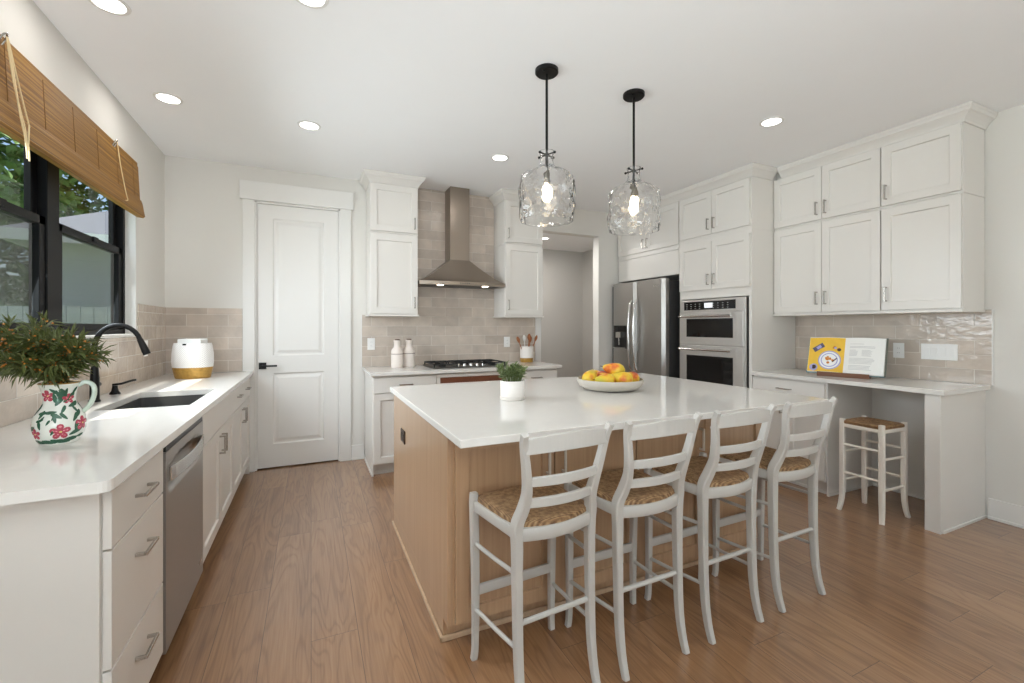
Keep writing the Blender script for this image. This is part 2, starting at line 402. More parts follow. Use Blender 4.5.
# ------------------------------------------------------------------ mesh builder
class MB:
    def __init__(s):
        s.v, s.f, s.mi, s.sm = [], [], [], []
        s.cur, s.M = 0, None
    def add(s, vs, fs, smooth=False):
        o = len(s.v)
        for p in vs:
            p = Vector(p)
            s.v.append(tuple(s.M @ p) if s.M is not None else tuple(p))
        for f in fs:
            s.f.append(tuple(i + o for i in f)); s.mi.append(s.cur); s.sm.append(smooth)
        return s
    def box(s, x0, x1, y0, y1, z0, z1):
        if x0 > x1: x0, x1 = x1, x0
        if y0 > y1: y0, y1 = y1, y0
        if z0 > z1: z0, z1 = z1, z0
        return s.add([(x0, y0, z0), (x1, y0, z0), (x1, y1, z0), (x0, y1, z0), (x0, y0, z1), (x1, y0, z1), (x1, y1, z1), (x0, y1, z1)],
                     [(0, 3, 2, 1), (4, 5, 6, 7), (0, 1, 5, 4), (1, 2, 6, 5), (2, 3, 7, 6), (3, 0, 4, 7)])
    def lathe(s, prof, seg=32, c=(0, 0, 0), smooth=True, cap0=False, cap1=False, close=False, sx=1, sy=1):
        vs, fs = [], []
        n = len(prof)
        for r, z in prof:
            for k in range(seg):
                a = 2 * math.pi * k / seg
                vs.append((c[0] + r * math.cos(a) * sx, c[1] + r * math.sin(a) * sy, c[2] + z))
        rng = range(n if close else n - 1)
        for i in rng:
            j = (i + 1) % n
            for k in range(seg):
                l = (k + 1) % seg
                fs.append((i * seg + k, i * seg + l, j * seg + l, j * seg + k))
        if cap0: fs.append(tuple(range(seg - 1, -1, -1)))
        if cap1: fs.append(tuple((n - 1) * seg + k for k in range(seg)))
        return s.add(vs, fs, smooth)
    def sweep(s, path, sec, up=(0, 0, 1), scales=None, smooth=True, cap=True):
        P = [Vector(p) for p in path]; n = len(P); m_ = len(sec)
        vs, fs = [], []
        up = Vector(up)
        for i in range(n):
            d = (P[min(i + 1, n - 1)] - P[max(i - 1, 0)]).normalized()
            a = d.cross(up)
            if a.length < 1e-4: a = d.cross(Vector((1, 0, 0)))
            a.normalize(); bb = a.cross(d).normalized()
            k = scales[i] if scales else 1
            kx, ky = k if isinstance(k, (tuple, list)) else (k, k)
            for (u, v_) in sec: vs.append(P[i] + a * u * kx + bb * v_ * ky)
        for i in range(n - 1):
            for k in range(m_):
                l = (k + 1) % m_
                fs.append((i * m_ + k, i * m_ + l, (i + 1) * m_ + l, (i + 1) * m_ + k))
        if cap:
            fs.append(tuple(range(m_ - 1, -1, -1))); fs.append(tuple((n - 1) * m_ + k for k in range(m_)))
        return s.add(vs, fs, smooth)
    def tube(s, path, r, seg=10, scales=None, up=(0, 0, 1)):
        sec = [(r * math.cos(2 * math.pi * k / seg), r * math.sin(2 * math.pi * k / seg)) for k in range(seg)]
        return s.sweep(path, sec, up, scales)
    def prism(s, poly, z0, z1):
        n = len(poly)
        return s.add([(x, y, z0) for x, y in poly] + [(x, y, z1) for x, y in poly],
                     [tuple(range(n - 1, -1, -1)), tuple(range(n, 2 * n))] + [(i, (i + 1) % n, n + (i + 1) % n, n + i) for i in range(n)])
    def shaker(s, x0, x1, z0, z1, yf, t=0.02, rail=0.058, rec=0.012):
        rl = min(rail, (x1 - x0) * 0.3, (z1 - z0) * 0.3)
        def ring(a0, a1, c0, c1, y): return [(a0, y, c0), (a1, y, c0), (a1, y, c1), (a0, y, c1)]
        V = ring(x0, x1, z0, z1, yf) + ring(x0 + rl, x1 - rl, z0 + rl, z1 - rl, yf) + ring(x0 + rl + .003, x1 - rl - .003, z0 + rl + .003, z1 - rl - .003, yf + rec) + ring(x0, x1, z0, z1, yf + t)
        F = []
        for k in range(4):
            l = (k + 1) % 4
            F += [(k, l, 4 + l, 4 + k), (4 + k, 4 + l, 8 + l, 8 + k), (k, 12 + k, 12 + l, l)]
        F += [(8, 9, 10, 11), (15, 14, 13, 12)]
        return s.add(V, F)
    def build(s, name, mats, parent=None, bevel=0.0, seg=2, loc=None):
        me = bpy.data.meshes.new(name)
        me.from_pydata(s.v, [], s.f)
        for q in (mats if isinstance(mats, (list, tuple)) else [mats]): me.materials.append(MATS[q])
        me.polygons.foreach_set('material_index', s.mi)
        me.polygons.foreach_set('use_smooth', s.sm)
        uv = me.uv_layers.new(name='UVMap')
        for p in me.polygons:
            nx, ny, nz = (abs(c) for c in p.normal)
            for li in p.loop_indices:
                c = me.vertices[me.loops[li].vertex_index].co
                uv.data[li].uv = (c.x, c.y) if nz >= nx and nz >= ny else ((c.x, c.z) if ny >= nx else (c.y, c.z))
        me.update()
        if any(s.sm): me.set_sharp_from_angle(angle=R(38))
        o = bpy.data.objects.new(name, me)
        COL.objects.link(o)
        if parent: o.parent = parent
        if loc: o.location = loc
        if bevel:
            bm_ = o.modifiers.new('bevel', 'BEVEL')
            bm_.width = bevel; bm_.segments = seg; bm_.limit_method = 'ANGLE'; bm_.angle_limit = R(40)
            bm_.harden_normals = False
        return o
def B(*bx):
    mb = MB()
    for b_ in bx: mb.box(*b_)
    return mb
def tag(o, label, cat, group=None):
    o['label'] = label; o['category'] = cat
    if group: o['group'] = group
    return o
def thing(name, loc, label, cat, rz=0, group=None):
    o = bpy.data.objects.new(name, None); COL.objects.link(o)
    o.location = loc; o.rotation_euler = (0, 0, rz); o.empty_display_size = 0.1
    return tag(o, label, cat, group)
def struct(o):
    o['kind'] = 'structure'
    return o
def copy_tree(root, loc, rz, label, group=None):
    r = root.copy(); COL.objects.link(r); r.location = loc; r.rotation_euler = (0, 0, rz); r['label'] = label
    if group: r['group'] = group
    for ch in list(root.children):
        c = ch.copy(); COL.objects.link(c); c.parent = r
        for g in list(ch.children):
            d = g.copy(); COL.objects.link(d); d.parent = c
    return r

# ================================================================== ROOM SHELL
ZC = 2.77
XL, XR, YB, YR = -1.13, 4.24, 4.62, -6.5
struct(B((XL - .13, XR + .13, YR - .13, YB + 1.3, -0.08, 0.0)).build('floor', 'oak_floor'))
struct(B((XL - .13, XR + .13, YR - .13, YB + .0, ZC, ZC + .1)).build('ceiling', 'ceiling_paint'))
WY0, WY1, WZ0, WZ1 = 2.20, 3.95, 1.265, 2.40        # kitchen window opening
PY0, PY1 = -2.75, -0.45                               # patio opening further back
wl = B((XL - .13, XL, YR - .13, PY0, 0, ZC), (XL - .13, XL, PY1, WY0, 0, ZC), (XL - .13, XL, WY1, YB + .13, 0, ZC),
       (XL - .13, XL, WY0, WY1, 0, WZ0), (XL - .13, XL, WY0, WY1, WZ1, ZC), (XL - .13, XL, PY0, PY1, 2.4, ZC), (XL - .13, XL, PY0, PY1, 0, .25)).build('wall_left', 'wall_paint')
struct(wl)
OX0, OX1, OZ = 2.475, 3.315, 2.46                     # opening to the hall
DX0, DX1, DZ = -0.465, 0.257, 2.46                    # pantry door opening
wb = B((XL, DX0, YB, YB + .12, 0, ZC), (DX1, OX0, YB, YB + .12, 0, ZC), (OX1, XR + .13, YB, YB + .12, 0, ZC),
       (DX0, DX1, YB, YB + .12, DZ, ZC), (OX0, OX1, YB, YB + .12, OZ, ZC)).build('wall_back', 'wall_paint')
struct(wb)
wr = struct(B((XR, XR + .13, YR - .13, YB, 0, ZC)).build('wall_right', 'wall_paint'))
rw = [(-.6, 1.4), (1.9, 3.9)]
struct(B((XL, -.6, YR - .13, YR, 0, ZC), (1.4, 1.9, YR - .13, YR, 0, ZC), (3.9, XR, YR - .13, YR, 0, ZC),
         (-.6, 1.4, YR - .13, YR, 0, .35), (-.6, 1.4, YR - .13, YR, 2.35, ZC), (1.9, 3.9, YR - .13, YR, 0, .35), (1.9, 3.9, YR - .13, YR, 2.35, ZC)).build('wall_rear', 'wall_paint'))
# hall beyond the opening
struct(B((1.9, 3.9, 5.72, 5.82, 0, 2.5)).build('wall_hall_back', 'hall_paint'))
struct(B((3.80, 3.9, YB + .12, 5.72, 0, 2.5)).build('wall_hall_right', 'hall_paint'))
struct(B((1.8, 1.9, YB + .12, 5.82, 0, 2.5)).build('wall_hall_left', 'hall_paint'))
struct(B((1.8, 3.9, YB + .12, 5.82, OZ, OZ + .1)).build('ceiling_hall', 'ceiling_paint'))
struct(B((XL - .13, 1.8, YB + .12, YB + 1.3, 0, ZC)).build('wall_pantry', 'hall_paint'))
# white lining of the hall opening
struct(B((OX1 - .004, OX1 - .0005, YB - .002, YB + .122, 0, OZ), (OX0 + .0005, OX0 + .004, YB - .002, YB + .122, 0, OZ), (2.405, OX0 + .004, YB - .012, YB - .002, .0, OZ)).build('trim_1', 'trim_white'))
# baseboards
struct(B((.36, .485, YB - .016, YB - .001, 0, .145), (.36, .485, YB - .026, YB - .016, 0, .02)).build('baseboard_back', 'trim_white', bevel=.003))
struct(B((XR - .016, XR - .001, YR, 1.395, 0, .14), (XR - .026, XR - .016, YR, 1.395, 0, .02)).build('baseboard_right', 'trim_white', bevel=.003))
struct(B((XR - .012, XR - .001, 1.575, 2.08, 0, .018)).build('baseboard_desk', 'trim_white', bevel=.003))
struct(B((1.9, 3.8, 5.704, 5.719, 0, .14)).build('baseboard_hall', 'trim_white', bevel=.003))
# tile, children of the walls
B((.46, 2.40, YB - .012, YB - .0005, .915, 1.432), (.952, 1.878, YB - .012, YB - .0005, 1.432, ZC - .001)).build('tile_backsplash', 'tile_glaze', wb)
B((XL + .0005, -.562, YB - .012, YB - .0005, .915, 1.478)).build('tile_backsplash', 'tile_glaze', wb)
B((XL + .0005, XL + .012, 1.49, YB - .0125, .915, WZ0 - .022), (XL + .0005, XL + .012, WY1 + .02, YB - .0125, WZ0 - .022, 1.478)).build('tile_backsplash', 'tile_glaze', wl)
B((XR - .012, XR - .0005, 1.378, 2.718, .915, 1.432)).build('tile_backsplash', 'tile_glaze', wr)
B((.452, .460, YB - .013, YB - .0005, .915, 1.432)).build('tile_edge', 'trim_white', wb)
B((XR - .013, XR - .0005, 1.370, 1.378, .915, 1.432)).build('tile_edge', 'trim_white', wr)

# ---- window
FX = -1.22
win = struct(bpy.data.objects.new('window_1', None)); COL.objects.link(win)
# frame and mullion
B((FX - .04, FX + .03, WY0, WY0 + .035, WZ0, WZ1), (FX - .04, FX + .03, WY1 - .035, WY1, WZ0, WZ1),
  (FX - .04, FX + .03, WY0, WY1, WZ0, WZ0 + .03), (FX - .04, FX + .03, WY0, WY1, WZ1 - .03, WZ1),
  (FX - .04, FX + .03, 2.945, 3.060, WZ0, WZ1)).build('window_frame', 'window_black', win, bevel=.003)
zm = 1.838
for (a, c) in ((WY0 + .035, 2.945), (3.060, WY1 - .035)):
    st = .052
    o = B((FX - .035, FX - .008, a, a + st, zm - .02, WZ1 - .03), (FX - .035, FX - .008, c - st, c, zm - .02, WZ1 - .03),
          (FX - .035, FX - .008, a, c, zm - .02, zm + .03), (FX - .035, FX - .008, a, c, WZ1 - .075, WZ1 - .03)).build('upper_sash', 'window_black', win, bevel=.003)
    B((FX - .024, FX - .020, a + st, c - st, zm + .03, WZ1 - .075)).build('pane', 'window_glass', o)
    o = B((FX - .006, FX + .022, a, a + st, WZ0 + .03, zm + .02), (FX - .006, FX + .022, c - st, c, WZ0 + .03, zm + .02),
          (FX - .006, FX + .022, a, c, WZ0 + .03, WZ0 + .068), (FX - .006, FX + .022, a, c, zm - .025, zm + .02)).build('lower_sash', 'window_black', win, bevel=.003)
    B((FX + .004, FX + .008, a + st, c - st, WZ0 + .068, zm - .025)).build('pane', 'window_glass', o)
    B((FX - .034, FX - .032, a + .01, c - .01, WZ0 + .03, zm - .02)).build('insect_screen', 'insect_screen', win)
    B((FX + .022, FX + .032, (a + c) / 2 - .03, (a + c) / 2 + .03, zm - .01, zm + .02)).build('sash_lock', 'window_black', win)
struct(B((XL - .085, XL + .012, WY0 - .02, WY1 + .02, WZ0 - .02, WZ0 - .0005), (XL - .085, XL - .0005, WY1 - .003, WY1 - .0005, WZ0, WZ1), (XL - .085, XL - .0005, WY0 + .0005, WY0 + .003, WZ0, WZ1)).build('trim_2', 'trim_white'))
# rear windows, plain frames with glass (behind the camera)
for i, (a, c) in enumerate(rw):
    o = struct(B((a, a + .06, YR - .1, YR - .04, .35, 2.35), (c - .06, c, YR - .1, YR - .04, .35, 2.35), (a, c, YR - .1, YR - .04, .35, .41), (a, c, YR - .1, YR - .04, 2.29, 2.35)).build('window_%d' % (i + 2), 'window_black'))
    B((a + .06, c - .06, YR - .074, YR - .07, .41, 2.29)).build('pane', 'window_glass', o)
o = struct(B((XL - .1, XL - .04, PY0, PY0 + .06, .25, 2.4), (XL - .1, XL - .04, PY1 - .06, PY1, .25, 2.4), (XL - .1, XL - .04, PY0, PY1, .25, .31), (XL - .1, XL - .04, PY0, PY1, 2.34, 2.4)).build('window_4', 'window_black'))
B((XL - .074, XL - .07, PY0 + .06, PY1 - .06, .31, 2.34)).build('pane', 'window_glass', o)

# ---- pantry door
dr = struct(bpy.data.objects.new('door_1', None)); COL.objects.link(dr)
dr.location = (0, 0, 0)
mb = MB()
mb.box(-.56, DX0 - .0, YB - .02, YB - .0005, 0, 2.464); mb.box(DX1, .357, YB - .02, YB - .0005, 0, 2.464)
mb.box(-.582, .378, YB - .03, YB - .0005, 2.464, 2.632)
mb.build('casing', 'trim_white', dr, bevel=.002)
mb = MB()
mb.box(DX0, DX0 + .014, YB - .002, YB + .12, 0, DZ); mb.box(DX1 - .014, DX1, YB - .002, YB + .12, 0, DZ); mb.box(DX0, DX1, YB - .002, YB + .12, DZ - .014, DZ)
mb.build('jamb', 'trim_white', dr)
mb = MB()
x0, x1, yf = DX0 + .016, DX1 - .016, YB + .018
def panel_door(mb, x0, x1, z0, z1, yf, t, panels):
    xs = sorted({x0, x1} | {p[0] for p in panels} | {p[1] for p in panels})
    zs = sorted({z0, z1} | {p[2] for p in panels} | {p[3] for p in panels})
    for i in range(len(xs) - 1):
        for j in range(len(zs) - 1):
            a, b_, c, d = xs[i], xs[i + 1], zs[j], zs[j + 1]
            hit = any(p[0] <= a and b_ <= p[1] and p[2] <= c and d <= p[3] for p in panels)
            if not hit: mb.add([(a, yf, c), (b_, yf, c), (b_, yf, d), (a, yf, d)], [(0, 1, 2, 3)])
    for (a, b_, c, d) in panels:
        rings = [(0, 0), (.012, .010), (.026, .010), (.05, .003)]
        V = []
        for ins, dp in rings: V += [(a + ins, yf + dp, c + ins), (b_ - ins, yf + dp, c + ins), (b_ - ins, yf + dp, d - ins), (a + ins, yf + dp, d - ins)]
        F = []
        for k in range(3):
            for q in range(4):
                F.append((4 * k + q, 4 * k + (q + 1) % 4, 4 * k + 4 + (q + 1) % 4, 4 * k + 4 + q))
        F.append((12, 13, 14, 15))
        mb.add(V, F)
    mb.add([(x0, yf, z0), (x1, yf, z0), (x1, yf, z1), (x0, yf, z1), (x0, yf + t, z0), (x1, yf + t, z0), (x1, yf + t, z1), (x0, yf + t, z1)],
           [(0, 4, 5, 1), (1, 5, 6, 2), (2, 6, 7, 3), (3, 7, 4, 0), (7, 6, 5, 4)])
panel_door(mb, x0, x1, .012, DZ - .016, yf, .04, [(x0 + .125, x1 - .125, .225, .885), (x0 + .125, x1 - .125, 1.045, 2.32)])
slab = mb.build('door_slab', 'trim_white', dr)
mb = B((-.435, -.375, yf - .012, yf, .925, .985)); mb.tube([(-.405, yf - .012, .955), (-.405, yf - .05, .955)], .010, 10)
mb.box(-.417, -.285, yf - .056, yf - .044, .947, .963)
mb.build('door_lever', 'black_metal', slab, bevel=.002)

# ================================================================== CABINETRY (local frame: x along the face, -y outward)
def pull(parent, x, z, L, vertical, yf, mat='nickel'):
    mb = MB(); h = L / 2
    if vertical:
        mb.box(x - .005, x + .005, yf - .032, yf - .023, z - h, z + h)
        for s_ in (-1, 1): mb.box(x - .005, x + .005, yf - .026, yf + .0, z + s_ * (h - .005) - .005, z + s_ * (h - .005) + .005)
    else:
        mb.box(x - h, x + h, yf - .032, yf - .023, z - .005, z + .005)
        for s_ in (-1, 1): mb.box(x + s_ * (h - .005) - .005, x + s_ * (h - .005) + .005, yf - .026, yf + .0, z - .005, z + .005)
    return mb.build('handle', mat, parent, bevel=.0012)
def add_door(root, x0, x1, z0, z1, hx=None, hz=None, mat='cabinet_white', L=.11, g=.0022, hmat='nickel'):
    d = MB().shaker(x0 + g, x1 - g, z0 + g, z1 - g, -.02).build('door', mat, root, bevel=.0012)
    if hx is not None: pull(d, hx, hz, L, True, -.02, hmat)
    return d
def add_drawer(root, x0, x1, z0, z1, hx=None, hz=None, shaker=False, g=.0015, L=.12):
    mb = MB()
    if shaker: mb.shaker(x0 + g, x1 - g, z0 + g, z1 - g, -.02, rail=.04)
    else: mb.box(x0 + g, x1 - g, -.02, 0, z0 + g, z1 - g)
    d = mb.build('drawer', 'cabinet_white', root, bevel=.0015)
    if hx is not None: pull(d, hx, hz, L, False, -.02)
    return d
def base_body(root, w_, d=.575, top=.883, toe=.1, tin=.065, shoe=True):
    mb = B((0, w_, .0005, d, toe, top), (0, w_, tin, d, 0.0, toe))
    o = mb.build('carcass', 'cabinet_white', root)
    return o
HP = R(90)
LX = -.52
def left_unit(name, y0, label): return thing(name, (LX, y0, 0), label, 'cabinet', HP)
# drawer base nearest the camera
c = left_unit('drawer_cabinet', 1.565, 'white three-drawer base cabinet at the near end of the sink run')
base_body(c, .465)
B((-.016, -.0005, .002, .600, .0, .883)).build('end_panel', 'cabinet_white', c)
add_drawer(c, -.004, .464, .700, .862, .232, .785)
add_drawer(c, -.004, .464, .368, .697, .232, .600)
add_drawer(c, -.004, .464, .105, .365, .232, .275)
# sink base
c = left_unit('sink_cabinet', 2.680, 'white base cabinet under the sink, with two doors and no drawer pull')
mb = B((0, .018, .0005, .575, .1, .883), (.962, .98, .0005, .575, .1, .883), (.018, .962, .557, .575, .1, .883), (.018, .962, .0005, .557, .1, .118), (.018, .962, .0005, .018, .118, .66), (.018, .962, .0005, .018, .66, .883), (0, .98, .065, .575, 0, .1))
mb.build('carcass', 'cabinet_white', c)
B((.0015, .978, -.02, 0, .702, .862)).build('false_front', 'cabinet_white', c, bevel=.0015)
add_door(c, 0, .49, .105, .698, .455, .605)
add_door(c, .49, .98, .105, .698, .525, .605)
# corner base by the pantry door
c = left_unit('base_cabinet', 3.662, 'white base cabinet beside the pantry door, two drawers over two doors')
base_body(c, .90)
add_drawer(c, 0, .45, .702, .862, .225, .79)
add_drawer(c, .45, .90, .702, .862, .675, .79)
add_door(c, 0, .45, .105, .698, .415, .605)
add_door(c, .45, .90, .105, .698, .485, .605)
B((.902, .950, -.015, .57, 0, .883)).build('filler_strip', 'cabinet_white', c)

# left worktop with sink cut-out and rounded corner
SX0, SX1, SY0, SY1 = -.945, -.565, 2.735, 3.375
mb = MB()
zt0, zt1 = .8835, .914
cx = []
rr_ = .025
for k in range(5):
    a = -math.pi / 2 + k / 4 * math.pi / 2
    cx.append((-.476 - rr_ + rr_ * math.cos(a), 1.475 + rr_ + rr_ * math.sin(a)))
mb.prism([(XL + .001, 1.475)] + cx + [(-.476, SY0), (XL + .001, SY0)], zt0, zt1)
mb.box(XL + .001, SX0, SY0, SY1, zt0, zt1); mb.box(SX1, -.476, SY0, SY1, zt0, zt1); mb.box(XL + .001, -.476, SY1, YB - .022, zt0, zt1)
tag(mb.build('countertop', 'quartz'), 'white quartz countertop of the sink run, under the kitchen window', 'countertop')
# sink
s_ = thing('kitchen_sink', ((SX0 + SX1) / 2, (SY0 + SY1) / 2, .66), 'dark grey undermount sink set into the countertop by the window', 'sink')
hx, hy, t_ = .186, .316, .004
prof = []
mb = MB()
def rrect(hx, hy, r, z, n=5):
    pts = []
    for (sx_, sy_, a0) in ((1, 1, 0), (-1, 1, 90), (-1, -1, 180), (1, -1, 270)):
        for k in range(n):
            a = R(a0 + 90 * k / (n - 1)); pts.append((sx_ * (hx - r) + r * math.cos(a), sy_ * (hy - r) + r * math.sin(a), z))
    return pts
rings = [rrect(hx + .003, hy + .003, .02, .2225), rrect(hx + .003, hy + .003, .02, -.004), ]
inn = [rrect(hx - .001, hy - .001, .02, .2225), rrect(hx - .004, hy - .004, .02, .02), rrect(hx - .02, hy - .02, .02, .0)]
V = rings[1] + rings[0] + inn[0] + inn[1] + inn[2]; n_ = 20; F = []
for i in range(4):
    for k in range(n_): F.append((i * n_ + k, i * n_ + (k + 1) % n_, (i + 1) * n_ + (k + 1) % n_, (i + 1) * n_ + k))
F.append(tuple(4 * n_ + k for k in range(n_))); F.append(tuple(range(n_ - 1, -1, -1)))
mb.add(V, F)
mb.build('basin', 'sink_grey', s_)
mb = MB().lathe([(.045, .0005), (.045, .004), (.03, .004), (.028, .001), (.002, .001)], 24); mb.build('drain', 'steel_light', s_)
mb = MB()
for k in range(9): mb.box(-.16 + k * .04 - .002, -.16 + k * .04 + .002, .05, .29, .012, .016)
for k in range(6): mb.box(-.165, .165, .05 + k * .048 - .002, .05 + k * .048 + .002, .016, .020)
for sx_ in (-.16, .16):
    for yy in (.052, .288): mb.box(sx_ - .004, sx_ + .004, yy - .004, yy + .004, .0005, .012)
mb.build('sink_grid', 'steel_light', s_)

# faucet
f_ = thing('faucet', (-1.05, 3.06, .9145), 'matte black gooseneck faucet behind the sink', 'faucet')
mb = MB().lathe([(.026, 0), (.026, .008), (.021, .012), (.020, .10), (.017, .17), (.013, .20)], 20, cap0=True); mb.build('body', 'black_metal', f_)
path = [(0, 0, .19), (0, 0, .29)]
for k in range(1, 13):
    a = math.pi * k / 12 * .90
    path.append((.099 - .099 * math.cos(a), 0, .29 + .118 * math.sin(a)))
mb = MB().tube(path, .0125, 12, up=(0, 1, 0)); mb.build('spout', 'black_metal', f_)
e = Vector(path[-1]); d_ = (Vector(path[-1]) - Vector(path[-2])).normalized()
mb = MB().tube([e - d_ * .005, e + d_ * .02, e + d_ * .065, e + d_ * .085], .015, 12, scales=[.95, 1.05, 1.25, 1.2], up=(0, 1, 0)); mb.build('spray_head', 'black_metal', f_)
mb = MB().tube([(0, .018, .085), (0, .05, .088)], .013, 10); mb.tube([(0, .045, .088), (-.004, .058, .12), (-.012, .066, .165)], .006, 8, scales=[1, 1, 1.2]); mb.build('lever', 'black_metal', f_)
f_ = thing('soap_dispenser', (-1.06, 3.36, .9145), 'small black soap pump with a thin spout beside the faucet', 'soap dispenser')
MB().lathe([(.026, 0), (.026, .006), (.017, .02), (.013, .045), (.013, .05)], 16, cap0=True, cap1=True).build('base', 'black_metal', f_)
MB().tube([(-.012, .0, .056), (.03, .0, .06), (.085, .0, .078), (.10, 0, .080)], .0065, 8).build('pump_spout', 'black_metal', f_)

# dishwasher
dw = thing('dishwasher', (LX, 2.040, 0), 'stainless steel dishwasher with a bowed bar handle in the sink run', 'dishwasher', HP)
W_ = .63
B((.01, W_ - .01, .012, .57, .102, .872), ).build('tub', 'appliance_grey', dw)
B((.0, W_, .07, .56, .0, .10)).build('kick_plate', 'black_plastic', dw)
# door as a height field with a scooped pocket
nx_, nz_ = 44, 60
z0, z1 = .085, .842
V, F = [], []
for j in range(nz_ + 1):
    z = z0 + (z1 - z0) * j / nz_
    for i in range(nx_ + 1):
        x = .004 + (W_ - .008) * i / nx_
        u, v_ = (x - W_ / 2) / .275, (z - .757) / .052
        top = .760 + .045 * (1 - u * u)
        dd = 0
        if abs(u) < 1 and z < top and z > .685:
            k = min(1, (top - z) / .02) * min(1, (z - .685) / .02) * min(1, (1 - abs(u)) / .06)
            dd = .030 * k
        V.append((x, -.024 + dd, z))
for j in range(nz_):
    for i in range(nx_):
        a = j * (nx_ + 1) + i; F.append((a, a + 1, a + nx_ + 2, a + nx_ + 1))
mb = MB().add(V, F, True)
mb.box(.004, W_ - .004, .0072, .011, z0, z1)
for q in ((.004, .0045, -.024, .011, z0, z1), (W_ - .0045, W_ - .004, -.024, .011, z0, z1), (.004, W_ - .004, -.024, .011, z1 - .0005, z1), (.004, W_ - .004, -.024, .011, z0, z0 + .0005)): mb.box(*q)
dd_ = mb.build('door', 'dish_steel', dw)
path = [(.035 + (W_ - .07) * k / 16, -.030 - .022 * (1 - (2 * k / 16 - 1) ** 2), .755) for k in range(17)]
MB().sweep(path, [(-.004, -.030), (.004, -.030), (.004, .024), (-.004, .024)], smooth=False).build('handle', 'steel_light', dd_, bevel=.002)
B((.01, W_ - .01, -.0225, .012, z1 + .001, .874)).build('control_strip', 'black_plastic', dw)
B((.53, .585, -.0258, -.0245, .165, .171), (.535, .58, -.0258, -.0245, .155, .159)).build('badge', 'steel_light', dd_)

# ---------------- back run
def back_unit(name, x0, label): return thing(name, (x0, 4.02, 0), label, 'cabinet')
c = back_unit('base_cabinet', .500, 'white base cabinet left of the cooktop, one drawer over a door')
base_body(c, .555)
B((-.012, -.0005, -.0, .575, 0, .883), (-.020, -.012, .0, .575, 0, .02), (-.020, .555, .055, .064, 0, .022)).build('end_panel', 'cabinet_white', c)
add_drawer(c, -.004, .553, .730, .865, .276, .797)
add_door(c, -.004, .553, .105, .726, .50, .63)
c = back_unit('cooktop_cabinet', 1.057, 'white base cabinet under the cooktop with a brown wooden slot')
base_body(c, .736)
add_drawer(c, 0, .736, .84, .872)
mb = B((.0015, .035, -.02, 0, .735, .838), (.70, .7345, -.02, 0, .735, .838), (.035, .70, -.02, 0, .735, .785)); mb.build('apron', 'cabinet_white', c)
B((.036, .699, -.012, .0, .786, .838)).build('wooden_slot', 'drawer_wood', c)
add_door(c, 0, .368, .105, .732, .33, .63); add_door(c, .368, .736, .105, .732, .406, .63)
c = back_unit('base_cabinet', 1.795, 'white base cabinet right of the cooktop, under the utensil crock')
base_body(c, .545)
add_drawer(c, 0, .549, .730, .865, .30, .797)
add_door(c, 0, .549, .105, .726, .05, .63)
B((.5455, .558, -.0, .575, 0, .883)).build('end_panel', 'cabinet_white', c)
mb = B((.465, 2.385, 3.972, YB - .0125, zt0, zt1)); tag(mb.build('countertop', 'quartz', bevel=.002), 'white quartz countertop under the range hood, holding the cooktop', 'countertop')

# gas cooktop
ck = thing('gas_cooktop', (1.43, 4.31, .9145), 'black and steel gas cooktop with five front knobs under the range hood', 'cooktop')
mb = B((-.38, .38, -.215, .21, 0, .012)); mb.build('tray', 'steel_dark', ck, bevel=.003)
for (bx, by, br) in ((-.26, .08, .04), (-.26, -.10, .035), (0, .04, .055), (.26, .08, .035), (.26, -.10, .04)):
    MB().lathe([(br, 0), (br, .010), (br * .75, .014), (br * .7, .020), (.001, .021)], 20, c=(bx, by, .012)).build('burner', 'cast_iron', ck)
for gx in (-.25, 0, .25):
    mb = MB(); a, b_ = gx - .12, gx + .12; y0, y1 = (-.20 if gx else -.10), .20
    for q in ((a, a + .012, y0, y1), (b_ - .012, b_, y0, y1), (a, b_, y0, y0 + .012), (a, b_, y1 - .012, y1), (gx - .006, gx + .006, y0, y1), (a, b_, -.006 + .05, .006 + .05)):
        mb.box(q[0], q[1], q[2], q[3], .034, .046)
    for q in ((a, y0), (b_ - .012, y0), (a, y1 - .012), (b_ - .012, y1 - .012)): mb.box(q[0], q[0] + .012, q[1], q[1] + .012, .012, .034)
    mb.build('grate', 'cast_iron', ck, bevel=.002)
for k in range(5):
    MB().lathe([(.019, 0), (.018, .018), (.014, .026), (.001, .027)], 16, c=(-.10 + k * .066 - .02, -.165, .012)).build('knob', 'steel_light', ck)

# ---------------- crown moulding sweep (local path, profile out/z)
CROWN = [(0, -.002), (0.006, 0.0), (.010, .012), (.022, .03), (.040, .05), (.050, .056), (.056, .072), (.062, .078), (.062, .0955), (0, .0955)]
def crown(root, pts, z, name='crown_molding', side=1):
    P = [Vector((p[0], p[1])) for p in pts]; n = len(P)
    V, F = [], []
    for i in range(n):
        d0 = (P[i] - P[i - 1]).normalized() if i else None
        d1 = (P[i + 1] - P[i]).normalized() if i < n - 1 else None
        nrm = lambda d: Vector((d.y, -d.x))
        if d0 is None: o_ = nrm(d1)
        elif d1 is None: o_ = nrm(d0)
        else:
            o_ = nrm(d0) + nrm(d1); o_ = o_ / (o_.dot(nrm(d0)))
        for (u, dz) in CROWN: V.append((P[i].x + o_.x * u, P[i].y + o_.y * u, z + dz))
    m_ = len(CROWN)
    for i in range(n - 1):
        for k in range(m_):
            l = (k + 1) % m_; F.append((i * m_ + k, (i + 1) * m_ + k, (i + 1) * m_ + l, i * m_ + l))
    F.append(tuple(range(m_))); F.append(tuple((n - 1) * m_ + k for k in range(m_ - 1, -1, -1)))
    return MB().add(V, F).build(name, 'cabinet_white', root)

